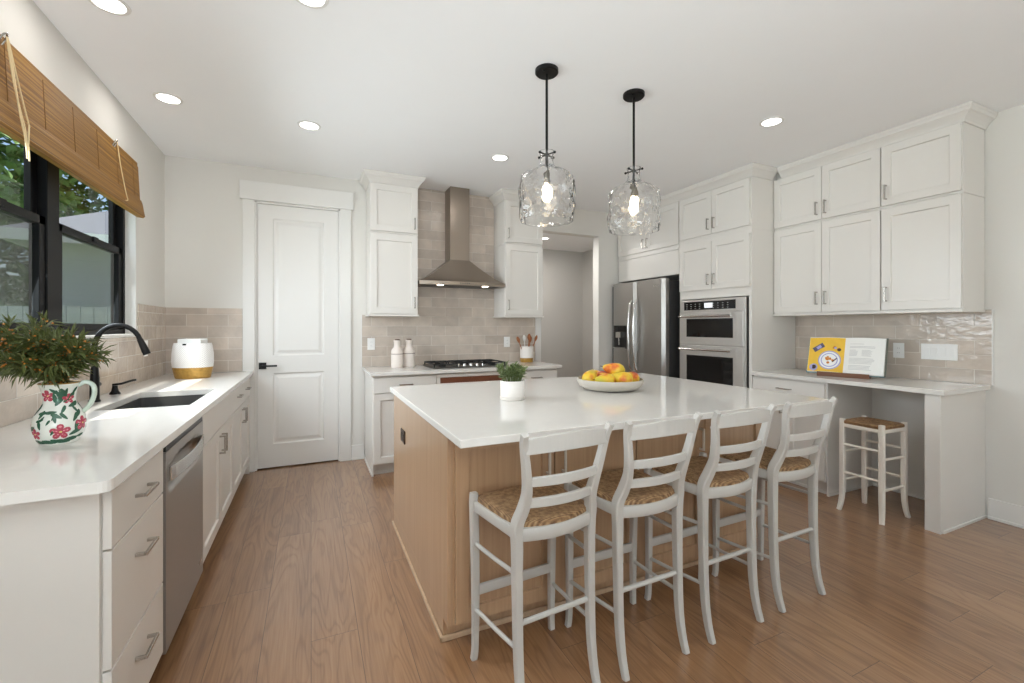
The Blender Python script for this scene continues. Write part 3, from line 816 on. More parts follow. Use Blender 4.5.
# wall cabinets either side of the hood: a tall one below, a short one above
UZ0, UZ1, UZ2, UZ3 = 1.432, 2.205, 2.212, 2.673
def upper_pair(x0, w_, hinge, labels, bothsides):
    d = .303
    y0 = 4.312
    c = thing('wall_cabinet', (x0, y0, 0), labels[0], 'cabinet')
    B((0, w_, .0005, d, UZ0, UZ1), (-.010, w_ + .010, -.024, d, UZ0 - .016, UZ0)).build('carcass', 'cabinet_white', c, bevel=.001)
    hx_ = w_ - .035 if hinge == 'R' else .035
    add_door(c, .002, w_ - .002, UZ0 + .006, UZ1 - .012, hx_, UZ0 + .115)
    c = thing('wall_cabinet', (x0, y0, 0), labels[1], 'cabinet')
    B((0, w_, .0005, d, UZ2, UZ3 + .09), (-.004, w_ + .004, -.004, d, UZ2 - .0065, UZ2 + .004)).build('carcass', 'cabinet_white', c, bevel=.001)
    add_door(c, .002, w_ - .002, UZ2 + .008, UZ3 - .005, hx_, UZ2 + .10)
    pts = [(-.002, d), (-.002, -.002), (w_ + .002, -.002), (w_ + .002, d)]
    crown(c, pts, UZ3)
upper_pair(.500, .450, 'R', ['white wall cabinet left of the range hood, above the two bottles', 'short white top cabinet left of the range hood, under the ceiling'], True)
upper_pair(1.880, .455, 'L', ['white wall cabinet right of the range hood, above the utensil crock', 'short white top cabinet right of the range hood, under the ceiling'], True)

# range hood
h_ = thing('range_hood', (1.415, YB - .0125, 1.735), 'stainless steel chimney range hood over the cooktop', 'range hood')
B((-.105, .105, -.195, -.0, .27, ZC - 1.736)).build('chimney', 'hood_steel', h_, bevel=.002)
mb = MB(); nseg = 12
def hoodring(k):          # k 0 at the lower rim to 1 at the chimney
    w0 = .455 + (.105 - .455) * k; y0 = -.325 + (-.195 + .325) * k; bow = .035 * (1 - k)
    z = .035 + .24 * (k ** 1.25)
    pts = [(-w0, 0, z)] + [(-w0 + 2 * w0 * i / nseg, y0 - bow * (1 - (2 * i / nseg - 1) ** 2), z) for i in range(nseg + 1)] + [(w0, 0, z)]
    return pts
rows = [[(x, y, 0.0) for x, y, z in hoodring(0)]] + [hoodring(k / 8) for k in range(9)]
m_ = len(rows[0]); V = [p for r_ in rows for p in r_]; F = []
for i in range(len(rows) - 1):
    for k in range(m_):
        F.append((i * m_ + k, i * m_ + (k + 1) % m_, (i + 1) * m_ + (k + 1) % m_, (i + 1) * m_ + k))
F.append(tuple((len(rows) - 1) * m_ + k for k in range(m_))); F.append(tuple(range(m_ - 1, -1, -1)))
mb.add(V, F, False); mb.build('canopy', 'hood_steel', h_)
B((-.40, .40, -.28, -.04, -.004, -.0005)).build('filter', 'steel_dark', h_)
for sx_ in (-.24, .24): MB().lathe([(.032, 0), (.032, -.006), (.001, -.006)], 16, c=(sx_, -.30, -.0005)).build('hood_lamp', 'hood_lamp', h_)
B(*[(-.05 + k * .022, -.038 + k * .022, -.362 + .0005, -.357, .012, .024) for k in range(5)]).build('button_row', 'steel_dark', h_)

# ---------------- right side: tall oven cabinet, refrigerator surround
RH = -HP
oc = thing('oven_cabinet', (3.62, 3.572, 0), 'tall white cabinet housing the built-in ovens', 'cabinet', RH)
W_ = .852; D_ = .612; tz0, tz1 = .485, 1.60
B((0, .03, .0005, D_, .1, 2.672), (W_ - .03, W_, .0005, D_, .0, 2.672), (.03, W_ - .03, .0005, D_, .1, tz0), (.03, W_ - .03, .0005, D_, tz1, 2.672), (.03, W_ - .03, D_ - .02, D_, tz0, tz1), (0, W_ - .03, .065, D_, 0, .1), (0, W_, .03, D_, 2.672, ZC - .005),
  ).build('carcass', 'cabinet_white', oc, bevel=.001)
B((.0, W_ + .004, -.004, D_, 2.205, 2.213)).build('trim_band', 'cabinet_white', oc)
for (a, b_, z0, z1, dz) in ((.0, .0, 2.235, 2.665, .10), (0, 0, 1.685, 2.165, .10)):
    add_door(oc, .008, W_ / 2, z0, z1, W_ / 2 - .035, z0 + dz); add_door(oc, W_ / 2, W_ - .008, z0, z1, W_ / 2 + .035, z0 + dz)
add_drawer(oc, .008, W_ - .008, .11, .475, W_ / 2, .38)
crown(oc, [(-.000, -.002), (W_ + .002, -.002), (W_ + .002, .272)], 2.673)
# combination wall oven
ov = thing('wall_oven', (3.598, 3.530, .49), 'stainless steel double wall oven built into the tall white cabinet', 'oven', RH)
OW = .766
B((.015, OW - .015, .03, .55, .005, 1.095)).build('oven_body', 'appliance_grey', ov)
B((0, OW, -.004, .0195, 0, 1.10)).build('face_frame', 'oven_steel', ov, bevel=.002)
p_ = B((.004, OW - .004, -.020, -.0045, .975, 1.092)).build('control_panel', 'oven_steel', ov, bevel=.002)
B((.06, OW - .09, -.0225, -.0205, .995, 1.078)).build('control_glass', 'black_glass', p_)
B((.32, .42, -.0235, -.0226, 1.012, 1.062)).build('display', 'display_glow', p_)
mb = MB()
for k in range(10):
    if 4 <= k <= 5: continue
    for j in range(3): mb.box(.09 + k * .055, .105 + k * .055, -.0234, -.0226, 1.008 + j * .022, 1.013 + j * .022)
mb.build('key_marks', 'print_grey', p_)
for (z0, z1, gz0, gz1) in ((.645, .968, .72, .905), (.06, .635, .14, .535)):
    d_ = B((.004, OW - .004, -.030, -.0045, z0, z1)).build('oven_door', 'oven_steel', ov, bevel=.003)
    B((.10, OW - .11, -.0325, -.0305, gz0, gz1)).build('door_window', 'black_glass', d_, bevel=.001)
    hz = z1 - .038
    mb = MB().tube([(.03, -.070, hz), (OW - .10, -.070, hz)], .011, 12)
    for xx in (.06, OW - .13): mb.tube([(xx, -.070, hz), (xx, -.030, hz)], .008, 8)
    mb.build('handle', 'steel_light', d_)
B((.004, OW - .004, -.022, -.0045, .004, .055)).build('vent_grille', 'steel_dark', ov)

# cabinet over the refrigerator
fc = thing('fridge_cabinet', (3.62, 4.608, 0), 'white two-door cabinet over the refrigerator', 'cabinet', RH)
W_ = 1.034
B((0, W_, .0005, D_, 1.885, 2.672), (0, W_, .03, D_, 2.672, ZC - .005)).build('carcass', 'cabinet_white', fc, bevel=.001)
B((.004, W_ - .004, -.010, .0, 1.887, 2.150)).build('front_panel', 'cabinet_white', fc, bevel=.001)
B((.0, W_ - .002, -.018, .0, 2.152, 2.163), (.0, W_ - .002, -.008, .0, 2.163, 2.2)).build('trim_band', 'cabinet_white', fc, bevel=.001)
add_door(fc, .004, W_ / 2, 2.205, 2.665, W_ / 2 - .035, 2.30); add_door(fc, W_ / 2, W_ - .004, 2.205, 2.665, W_ / 2 + .035, 2.30)
crown(fc, [(0, -.002), (W_, -.002)], 2.673)

# refrigerator
fr = thing('refrigerator', (3.56, 4.565, 0), 'stainless steel french-door refrigerator with an ice dispenser', 'refrigerator', RH)
FW, FH = .905, 1.845
B((.004, FW - .004, .0, .60, .02, FH - .015)).build('body', 'appliance_grey', fr, bevel=.004)
B((-.040, .0, -.045, .60, .02, FH - .02)).build('side_panel', 'appliance_grey', fr, bevel=.004)
def fdoor(x0, x1, z0, z1, holes=None):
    # front face bulges a little, rounded outer edges
    n_ = 14; V = []; F = []
    prof_ = []
    for i in range(n_ + 1):
        u = i / n_; x = x0 + (x1 - x0) * u
        ed = min(x - x0, x1 - x)
        y = -.085 - .010 * math.sin(math.pi * (x / FW)) + (.03 * (1 - min(1, ed / .03)) ** 2)
        prof_.append((x, y))
    poly = prof_ + [(x1, -.004), (x0, -.004)]
    mb = MB().prism(poly, z0, z1)
    return mb
half = FW / 2
dl = fdoor(.002, half - .003, .66, FH).build('door', 'steel', fr, bevel=.002)
drr = fdoor(half + .003, FW - .002, .66, FH).build('door', 'steel', fr, bevel=.002)
dwr = fdoor(.002, FW - .002, .06, .65).build('freezer_drawer', 'steel', fr, bevel=.002)
for (d_, hx) in ((dl, half - .045), (drr, half + .045)):
    path = [(hx, -.10, .80), (hx, -.135, .84), (hx, -.155, 1.0), (hx, -.160, 1.2), (hx, -.155, 1.42), (hx, -.135, 1.58), (hx, -.10, 1.62)]
    MB().tube(path, .015, 12, up=(1, 0, 0)).build('handle', 'steel_light', d_)
MB().tube([(.10, -.10, .58), (.10, -.15, .58), (FW - .10, -.15, .58), (FW - .10, -.10, .58)], .014, 10).build('handle', 'steel_light', dwr)
p_ = B((.055, .30, -.0965, -.088, 1.05, 1.33)).build('ice_dispenser', 'black_plastic', dl, bevel=.002)
B((.075, .28, -.0985, -.0966, 1.255, 1.32)).build('dispenser_panel', 'black_glass', p_)
mb = B((.13, .225, -.128, -.0966, 1.18, 1.25), (.07, .285, -.120, -.0966, 1.05, 1.062)); mb.tube([(.178, -.115, 1.19), (.178, -.110, 1.09)], .008, 8); mb.build('dispenser_chute', 'steel_light', p_)
B((FW - .15, FW - .08, -.0925, -.088, 1.765, 1.776)).build('badge', 'steel_light', drr)
B((.05, .12, -.06, .02, FH - .013, FH + .008), (FW - .12, FW - .05, -.06, .02, FH - .013, FH + .008)).build('hinge_cover', 'steel_light', fr)

# ---------------- right wall cabinets over the desk
def right_upper(y1, w_, n, labels, open_right):
    x0 = 3.93; d = .303
    c = thing('wall_cabinet', (x0, y1, 0), labels[0], 'cabinet', RH)
    B((0, w_, .0005, d, UZ0, UZ1), (0, w_ + (.006 if open_right else 0), -.026, d, UZ0 - .018, UZ0)).build('carcass', 'cabinet_white', c, bevel=.001)
    t_ = thing('wall_cabinet', (x0, y1, 0), labels[1], 'cabinet', RH)
    B((0, w_, .0005, d, UZ2, UZ3), (0, w_, .028, d, UZ3, ZC - .005), (0, w_ + (.004 if open_right else 0), -.004, d, UZ2 - .0065, UZ2 + .004)).build('carcass', 'cabinet_white', t_, bevel=.001)
    if n == 2:
        add_door(c, .002, w_ / 2, UZ0 + .006, UZ1 - .008, w_ / 2 - .035, UZ0 + .125); add_door(c, w_ / 2, w_ - .002, UZ0 + .006, UZ1 - .008, w_ / 2 + .035, UZ0 + .125)
        add_door(t_, .002, w_ / 2, UZ2 + .008, UZ3 - .004, w_ / 2 - .035, UZ2 + .105); add_door(t_, w_ / 2, w_ - .002, UZ2 + .008, UZ3 - .004, w_ / 2 + .035, UZ2 + .105)
    else:
        add_door(c, .002, w_ - .002, UZ0 + .006, UZ1 - .008, .037, UZ0 + .125)
        add_door(t_, .002, w_ - .002, UZ2 + .008, UZ3 - .004, .037, UZ2 + .105)
    pts = [(0, -.002), (w_ + .002, -.002), (w_ + .002, d)] if open_right else [(.064, -.002), (w_, -.002)]
    crown(t_, pts, UZ3)
right_upper(2.718, .846, 2, ['white two-door wall cabinet above the desk, beside the oven cabinet', 'short two-door top cabinet over the desk, beside the oven cabinet'], False)
right_upper(1.871, .456, 1, ['white single-door wall cabinet at the free end, above the light switches', 'short single-door top cabinet at the free end, against the ceiling'], True)

# ---------------- desk
dk = thing('desk_cabinet', (3.64, 2.718, 0), 'white desk cabinet beside the ovens, one drawer over two doors', 'cabinet', RH)
mb = B((0, .62, .0005, .595, .1, .883), (0, .62, .05, .595, 0, .1)); mb.build('carcass', 'cabinet_white', dk)
add_drawer(dk, .004, .616, .735, .868, .30, .795)
add_door(dk, .004, .31, .105, .73, .275, .64); add_door(dk, .31, .616, .105, .73, .345, .64)
B((.6205, .628, -.0, .595, 0, .883), (.628, .636, -.0, .595, 0, .02), (.0, .6205, .04, .049, 0, .02)).build('end_panel', 'cabinet_white', dk)
dp = thing('desk_end_panel', (3.62, 1.49, 0), 'white end panel and post holding up the open end of the desk', 'panel', RH)
B((0, .08, 0, .045, 0, .883)).build('post', 'cabinet_white', dp, bevel=.0015)
B((.008, .078, .0455, .618, 0, .883), (.078, .087, .03, .618, 0, .016)).build('panel', 'cabinet_white', dp)
tag(B((3.596, XR - .0125, 1.383, 2.7185, zt0, zt1)).build('countertop', 'quartz', bevel=.002), 'white quartz desk top under the right-hand wall cabinets', 'countertop')

# ---------------- island
isl = thing('kitchen_island', (.52, 1.73, 0), 'brown stained wood island body with shaker doors facing the stools', 'island')
IW, ID = 1.855, 1.265
B((0, IW, .0, ID, .10, .883), (0, IW, .07, ID, 0, .10)).build('carcass', 'island_wood', isl)
B((-.018, -.0005, .0, ID + .002, .095, .883), (-.018, -.0005, .07, ID + .002, 0, .095)).build('end_panel', 'island_wood', isl, bevel=.001)
B((IW + .0005, IW + .018, .0, ID + .002, .095, .883), (IW + .0005, IW + .018, .07, ID + .002, 0, .095)).build('end_panel', 'island_wood', isl, bevel=.001)
def shoe(pts): return MB().prism(pts, 0, .022)
mb = MB(); mb.box(-.030, -.0185, .056, ID + .012, 0, .022); mb.box(-.030, IW + .030, .056, .0695, 0, .022)
mb.build('shoe_molding', 'island_shoe', isl, bevel=.004)
for k in range(4):
    x0 = .008 + k * .461
    hx = x0 + .461 - .04 if k % 2 == 0 else x0 + .04
    add_door(isl, x0, x0 + .461, .105, .868, hx, .722, 'island_wood', .115, .003, 'handle_pale')
tag(B((.478, 2.610, 1.489, 3.012, zt0, zt1)).build('countertop', 'quartz', bevel=.003), 'large white quartz island top holding the fruit bowl', 'countertop')

# ---------------- outlets and switches
def plate(name, loc, rz, w_, h_, label, cat, mat='outlet_white', kind='outlet', n=1, horiz=False):
    o = thing(name, loc, label, cat, rz)
    B((-w_ / 2, w_ / 2, -.006, 0, -h_ / 2, h_ / 2)).build('cover_plate', mat, o, bevel=.002)
    for k in range(n):
        cx_ = (k - (n - 1) / 2) * .046
        if horiz: q = B((-.033, .033, -.009, -.0062, -.017, .017))
        else: q = B((cx_ - .017, cx_ + .017, -.009, -.0062, -.033, .033))
        r_ = q.build('rocker' if kind == 'switch' else 'socket', mat, o, bevel=.001)
        if kind == 'outlet':
            mb = MB()
            for s_ in (-1, 1):
                for t_ in (-1, 1):
                    if horiz: mb.box(s_ * .018 - .003, s_ * .018 + .003, -.0095, -.0091, t_ * .006 - .001, t_ * .006 + .001)
                    else: mb.box(t_ * .006 - .001, t_ * .006 + .001, -.0095, -.0091, s_ * .018 - .003, s_ * .018 + .003)
            mb.build('slot', 'dark_gap', r_)
    return o
plate('wall_outlet', (.548, YB - .0125, 1.142), 0, .072, .118, 'white outlet on the tile left of the two bottles', 'outlet')
plate('wall_outlet', (2.035, YB - .0125, 1.142), 0, .072, .118, 'white outlet on the tile beside the utensil crock', 'outlet')
plate('wall_outlet', (XR - .0125, 1.900, 1.128), RH, .072, .118, 'white outlet on the tile right of the open cookbook', 'outlet')
plate('light_switch', (XR - .0125, 1.655, 1.128), RH, .208, .118, 'wide white four-gang switch plate on the desk tile', 'switch', kind='switch', n=4)
plate('wall_outlet', (XL + .0125, 4.10, 1.155), HP, .072, .118, 'white outlet on the tile below the window edge, behind the faucet spout', 'outlet')
plate('island_outlet', (.5015, 2.665, .662), -HP, .118, .075, 'dark bronze outlet on the end panel of the island', 'outlet', 'bronze_plate', horiz=True)

# ================================================================== STOOLS
def rsec(a, b_, c=.28):
    ca = a * (1 - c); cb_ = b_ * (1 - c)
    return [(a, -cb_), (a, cb_), (ca, b_), (-ca, b_), (-a, cb_), (-a, -cb_), (-ca, -b_), (ca, -b_)]
def smooth_path(pts, n=4):
    P = [Vector(p) for p in pts]; out = []
    for i in range(len(P) - 1):
        p0, p1, p2, p3 = P[max(i - 1, 0)], P[i], P[i + 1], P[min(i + 2, len(P) - 1)]
        for k in range(n):
            t = k / n
            out.append(.5 * ((2 * p1) + (-p0 + p2) * t + (2 * p0 - 5 * p1 + 4 * p2 - p3) * t * t + (-p0 + 3 * p1 - 3 * p2 + p3) * t ** 3))
    out.append(P[-1]); return out
def lerp_list(v, n=4):
    out = []
    for i in range(len(v) - 1):
        for k in range(n): out.append(v[i] + (v[i + 1] - v[i]) * k / n)
    out.append(v[-1]); return out
POST = [(-.172, 0), (-.150, .07), (-.134, .18), (-.127, .36), (-.125, .56), (-.128, .64), (-.146, .70), (-.170, .765), (-.186, .84), (-.196, .91), (-.205, .945), (-.218, .970)]
POSTX = [(0, .154), (.18, .154), (.56, .155), (.64, .157), (.70, .143), (.765, .142), (.84, .154), (.91, .167), (.97, .178)]
def post_x(z):
    for (a, b_) in zip(POSTX, POSTX[1:]):
        if a[0] <= z <= b_[0]: return a[1] + (b_[1] - a[1]) * (z - a[0]) / (b_[0] - a[0])
    return .178
def post_y(z):
    for (a, b_) in zip(POST, POST[1:]):
        if a[1] <= z <= b_[1]: return a[0] + (b_[0] - a[0]) * (z - a[1]) / (b_[1] - a[1])
def rush_seat(outline, zt, th, nr=9):
    # dome over a closed outline; rings shrink to the centre, rim rolls under
    cx_ = sum(p[0] for p in outline) / len(outline); cy_ = sum(p[1] for p in outline) / len(outline)
    n_ = len(outline); V, F = [], []
    levels = [(.90, zt - th), (.985, zt - th * .85), (1.0, zt - th * .5), (.985, zt - th * .18), (.94, zt - .002)]
    for k in range(1, nr): levels.append((.94 * (1 - k / nr), zt + .001 - .012 * (k / nr)))
    for s_, z in levels:
        for (x, y) in outline: V.append((cx_ + (x - cx_) * s_, cy_ + (y - cy_) * s_, z))
    for i in range(len(levels) - 1):
        for k in range(n_): F.append((i * n_ + k, i * n_ + (k + 1) % n_, (i + 1) * n_ + (k + 1) % n_, (i + 1) * n_ + k))
    F.append(tuple(range(n_ - 1, -1, -1)))
    V.append((cx_, cy_, zt - .012)); e_ = len(V) - 1; i0 = (len(levels) - 1) * n_
    for k in range(n_): F.append((i0 + k, i0 + (k + 1) % n_, e_))
    return MB().add(V, F, True)
STG = 'white rush-seated stools along the island'
def make_stool(loc, rz, label):
    st = thing('bar_stool', loc, label, 'stool', rz, STG)
    for s_ in (-1, 1):
        pts = smooth_path([(s_ * post_x(z), y, z) for y, z in POST])
        scl = lerp_list([.85, .95, 1.05, 1.12, 1.25, 1.35, 1.3, 1.1, .98, .9, .85, .78])
        MB().sweep(pts, rsec(.0135, .015), (0, 1, 0), scl).build('back_post', 'stool_paint', st)
        pts = smooth_path([(s_ * .184, .174, 0), (s_ * .180, .170, .06), (s_ * .180, .168, .3), (s_ * .184, .167, .5), (s_ * .187, .166, .62), (s_ * .187, .166, .660)])
        MB().sweep(pts, rsec(.0145, .0145), (0, 1, 0), lerp_list([.85, .85, .98, 1.08, 1.1, .95])).build('front_leg', 'stool_paint', st)
        # side rail of the seat and side rungs
        MB().sweep([(s_ * .186, .158, .612), (s_ * .159, -.118, .612)], rsec(.009, .020)).build('seat_rail', 'stool_paint', st)
        MB().tube([(s_ * .183, .160, .462), (s_ * .171, .02, .466), (s_ * .159, -.122, .475)], .008, 8).build('rung', 'stool_paint', st)
        MB().tube([(s_ * .181, .162, .203), (s_ * .17, .01, .212), (s_ * .159, -.126, .225)], .008, 8).build('rung', 'stool_paint', st)
    MB().sweep([(-.176, .166, .612), (.176, .166, .612)], rsec(.009, .019)).build('seat_rail', 'stool_paint', st)
    bow = lambda x, k: -k * (1 - (x / .158) ** 2)
    xs = [-.152 + .304 * i / 10 for i in range(11)]
    MB().sweep([(x, -.126 + bow(x, .032), .608) for x in xs], rsec(.010, .022)).build('seat_rail', 'stool_paint', st)
    MB().sweep([(-.172, .168, .272), (.172, .168, .272)], rsec(.008, .019)).build('footrest', 'stool_paint', st)
    MB().tube([(-.150, -.128, .305), (.150, -.128, .305)], .0095, 8).build('rung', 'stool_paint', st)
    out = [(.172, .174), (.182, .14), (.175, .05), (.166, -.04), (.152, -.104)] + [(x, -.118 + bow(x, .040)) for x in [.146, .11, .07, .035, 0, -.035, -.07, -.11, -.146]] + [(-.152, -.104), (-.166, -.04), (-.175, .05), (-.182, .14), (-.172, .174)] + [(-.11, .184), (-.05, .187), (0, .188), (.05, .187), (.11, .184)]
    rush_seat(out, .652, .042).build('rush_seat', 'rush', st)
    for (z0, h0, arch, nm) in ((.898, .050, .016, 'crest_rail'), (.785, .030, .004, 'back_slat'), (.706, .030, .004, 'back_slat')):
        n_ = 12; V = []; F = []
        for i in range(n_ + 1):
            u = 2 * i / n_ - 1; x = u * (post_x(z0 + h0 / 2) + .002)
            yb_ = post_y(z0 + h0 / 2) - .030 * (1 - u * u)
            dz = arch * (1 - u * u)
            for (dy, z) in ((-.008, z0 + dz * .4), (.008, z0 + dz * .4), (.008, z0 + h0 + dz), (-.008, z0 + h0 + dz)): V.append((x, yb_ + dy, z))
        for i in range(n_):
            for k in range(4): F.append((i * 4 + k, i * 4 + (k + 1) % 4, i * 4 + 4 + (k + 1) % 4, i * 4 + 4 + k))
        F += [(3, 2, 1, 0), (n_ * 4, n_ * 4 + 1, n_ * 4 + 2, n_ * 4 + 3)]
        MB().add(V, F).build(nm, 'stool_paint', st, bevel=.003)
    return st
s1 = make_stool((.782, 1.490, 0), R(4.0), 'white ladder-back bar stool at the left corner of the island, nearest the sink run')
copy_tree(s1, (1.216, 1.492, 0), R(1.5), 'second white ladder-back bar stool from the left end of the island')
copy_tree(s1, (1.666, 1.496, 0), R(1.5), 'third white ladder-back bar stool from the left end of the island')
copy_tree(s1, (2.130, 1.506, 0), R(1), 'white ladder-back bar stool at the right end of the island, nearest the desk')

bs = thing('backless_stool', (3.60, 1.770, 0), 'backless cream stool with a square rush seat, tucked under the desk', 'stool', R(-2))
for (sx_, sy_) in ((-1, 1), (-1, -1), (1, -1), (1, 1)):
    fx, fy = sx_ * .128, sy_ * .122
    pts = smooth_path([(fx + sx_ * .022, fy + sy_ * .012, 0), (fx + sx_ * .006, fy + sy_ * .004, .07), (fx, fy, .18), (fx, fy, .45), (fx, fy, .655)])
    MB().sweep(pts, rsec(.0155, .0155), (0, 1, 0), lerp_list([.8, .9, 1, 1.0, .95])).build('leg', 'cream_paint', bs)
for s_ in (-1, 1):
    MB().sweep([(-.115, s_ * .122, .612), (.115, s_ * .122, .612)], rsec(.010, .014)).build('seat_rail', 'cream_paint', bs)
    MB().sweep([(s_ * .128, -.108, .612), (s_ * .128, .108, .612)], rsec(.010, .014)).build('seat_rail', 'cream_paint', bs)
    for z in (.42, .215): MB().tube([(-.118, s_ * .122, z), (.118, s_ * .122, z)], .009, 8).build('rung', 'cream_paint', bs)
    for z in (.475, .275): MB().tube([(s_ * .128, -.112, z), (s_ * .128, .112, z)], .009, 8).build('rung', 'cream_paint', bs)
out = []
for (a, b_, n_) in (((.112, .134), (-.112, .134), 8), ((-.14, .106), (-.14, -.106), 8), ((-.112, -.134), (.112, -.134), 8), ((.14, -.106), (.14, .106), 8)):
    for k in range(n_): out.append((a[0] + (b_[0] - a[0]) * k / (n_ - 1), a[1] + (b_[1] - a[1]) * k / (n_ - 1)))
rush_seat(out, .650, .030).build('rush_seat', 'rush', bs)

# ================================================================== LIGHTS IN THE ROOM
def pendant(loc, label, seed):
    p = thing('pendant_light', (loc[0], loc[1], 0), label, 'pendant light', 0, 'glass pendants over the island')
    mb = MB().lathe([(.001, ZC - .0005), (.066, ZC - .0005), (.066, ZC - .018), (.06, ZC - .024), (.012, ZC - .026), (.001, ZC - .026)], 28)
    for a in (40, 220): mb.lathe([(.001, ZC - .030), (.006, ZC - .028), (.006, ZC - .022)], 8, c=(.042 * math.cos(R(a)), .042 * math.sin(R(a)), 0))
    mb.build('canopy', 'black_metal', p)
    MB().tube([(0, 0, 2.190), (0, 0, 2.46), (0, 0, ZC - .024)], .0075, 10).build('rod', 'black_metal', p)
    mb = MB()
    for a in (20, 110):
        d_ = Vector((math.cos(R(a)), math.sin(R(a)), 0)) * .058
        mb.tube([Vector((0, 0, 2.288)) - d_, Vector((0, 0, 2.288)) + d_], .0042, 8)
        for s_ in (-1, 1):
            q = Vector((0, 0, 2.288)) + d_ * s_
            mb.lathe([(.001, -.008), (.006, -.005), (.008, 0), (.006, .005), (.001, .008)], 10, c=q)
    mb.lathe([(.009, 2.278), (.012, 2.288), (.009, 2.298)], 12)
    mb.build('cross_pin', 'black_metal', p)
    MB().lathe([(.001, 2.195), (.017, 2.193), (.019, 2.18), (.019, 2.135), (.015, 2.128), (.001, 2.127)], 20).build('socket', 'bulb_cap', p)
    MB().lathe([(.011, 2.127), (.014, 2.115), (.027, 2.085), (.031, 2.062), (.026, 2.035), (.014, 2.02), (.001, 2.016)], 20).build('bulb', 'bulb_glow', p)
    seg = 96
    prof = [(.150, 1.914), (.157, 1.94), (.158, 2.0), (.157, 2.07), (.156, 2.125), (.148, 2.158), (.125, 2.178), (.09, 2.196), (.06, 2.210), (.044, 2.226), (.037, 2.25), (.037, 2.28), (.043, 2.305)]
    fine_ = []
    for (a, b_) in zip(prof, prof[1:]):
        for k in range(5): fine_.append((a[0] + (b_[0] - a[0]) * k / 5, a[1] + (b_[1] - a[1]) * k / 5))
    fine_.append(prof[-1])
    V, F = [], []
    def rad(r, z, a, off_):
        k = 1.0 + min(1, r / .15) * (.06 * mnoise.noise(Vector((math.cos(a) * 2.6, math.sin(a) * 2.6, z * 14 + seed * 7))) + (.035 if off_ == 0 else .012) * mnoise.noise(Vector((math.cos(a) * 6, math.sin(a) * 6, z * 34 + seed * 3))))
        return (r + off_) * k
    full = [(r, z, 0) for r, z in fine_] + [(r, z, -.0045) for r, z in reversed(fine_)]
    for (r, z, off_) in full:
        for k in range(seg):
            a = 2 * math.pi * k / seg; q = rad(r, z, a, off_); V.append((q * math.cos(a), q * math.sin(a), z))
    n_ = len(full)
    for i in range(n_):
        j = (i + 1) % n_
        for k in range(seg): F.append((i * seg + k, i * seg + (k + 1) % seg, j * seg + (k + 1) % seg, j * seg + k))
    MB().add(V, F, True).build('glass_shade', 'ripple_glass', p)
    return p
pendant((1.215, 2.19), 'clear rippled glass jar pendant nearer the range hood, on a black rod', 1)
pendant((1.835, 2.19), 'clear rippled glass jar pendant nearer the refrigerator, on a black rod', 2)

def downlight(x, y, z, label, power=1.5):
    o = thing('ceiling_light', (x, y, z), label, 'ceiling light', 0, 'round recessed ceiling lights')
    MB().lathe([(.078, -.0005), (.076, -.005), (.061, -.006), (.059, -.0005)], 32, close=True).build('trim_ring', 'trim_white', o)
    MB().lathe([(.0585, -.001), (.0585, -.0035), (.001, -.0036)], 32, cap0=True).build('diffuser', 'lamp_disc', o)
    d = bpy.data.lights.new('downlight_lamp', 'AREA'); d.shape = 'DISK'; d.size = .11; d.energy = power; d.color = (1.0, .97, .93)
    l_ = bpy.data.objects.new('downlight_lamp', d); COL.objects.link(l_); l_.location = (x, y, z - .012)
for (x, y, lb) in ((-.828, 2.555, 'round ceiling light over the near end of the window shade'), (-.005, 2.13, 'round ceiling light at the top edge, over the aisle beside the island'),
                   (-.828, 3.462, 'round ceiling light over the far end of the kitchen window'), (-.012, 3.505, 'round ceiling light in front of the pantry door'),
                   (1.478, 3.49, 'round ceiling light in front of the range hood'), (2.972, 2.08, 'round ceiling light in front of the desk wall cabinets')):
    downlight(x, y, ZC, lb)
downlight(2.74, 5.02, OZ, 'round ceiling light in the hall beyond the opening', 12)

# ================================================================== WINDOW SHADE
sh = thing('bamboo_shade', (XL, 3.0, 2.09), 'woven bamboo roman shade drawn up over the kitchen window', 'window shade')
Y0, Y1 = 2.02 - 3.0, 3.90 - 3.0
def shade_strip(prof, name, parent):
    n_ = len(prof); V = [(x, Y0, z) for x, z in prof] + [(x, Y1, z) for x, z in prof]
    F = [(i, (i + 1) % n_, n_ + (i + 1) % n_, n_ + i) for i in range(n_)] + [tuple(range(n_ - 1, -1, -1)), tuple(range(n_, 2 * n_))]
    return MB().add(V, F).build(name, 'bamboo', parent)
shade_strip([(.012, .345), (.026, .345), (.040, .06), (.026, .06)], 'woven_panel', sh)
shade_strip([(.012, .055), (.018, .10), (.044, .11), (.052, .085), (.060, .03), (.066, .0), (.055, -.012), (.020, -.008)], 'folded_hem', sh)
B((.001, .022, Y0, Y1, .345, .372)).build('head_rail', 'bamboo', sh)
for k in range(7):
    q = Y0 + .12 + k * .275
    MB().tube([(.0268, q, .34), (.0405, q, .062)], .0016, 6).build('stitch', 'bamboo_thread', sh)
def cord(pts, nm='pull_cord'): return MB().tube(smooth_path(pts, 5), .0028, 6).build(nm, 'cord_tan', sh)
for yy in (2.39 - 3.0, 3.47 - 3.0):
    MB().tube(smooth_path([(.026, yy - .012, .33), (.040, yy - .012, .36), (.046, yy, .372), (.040, yy + .012, .36), (.026, yy + .012, .33)], 3), .0035, 8).build('hook', 'nickel', sh)
yy = 2.39 - 3.0
cord([(.046, yy, .36), (.056, yy + .02, .20), (.066, yy + .045, .09), (.076, yy + .05, .03), (.082, yy + .055, -.06)])
cord([(.046, yy + .006, .36), (.058, yy + .05, .20), (.072, yy + .085, .06), (.080, yy + .07, .04), (.082, yy + .062, -.03), (.084, yy + .065, -.10)])
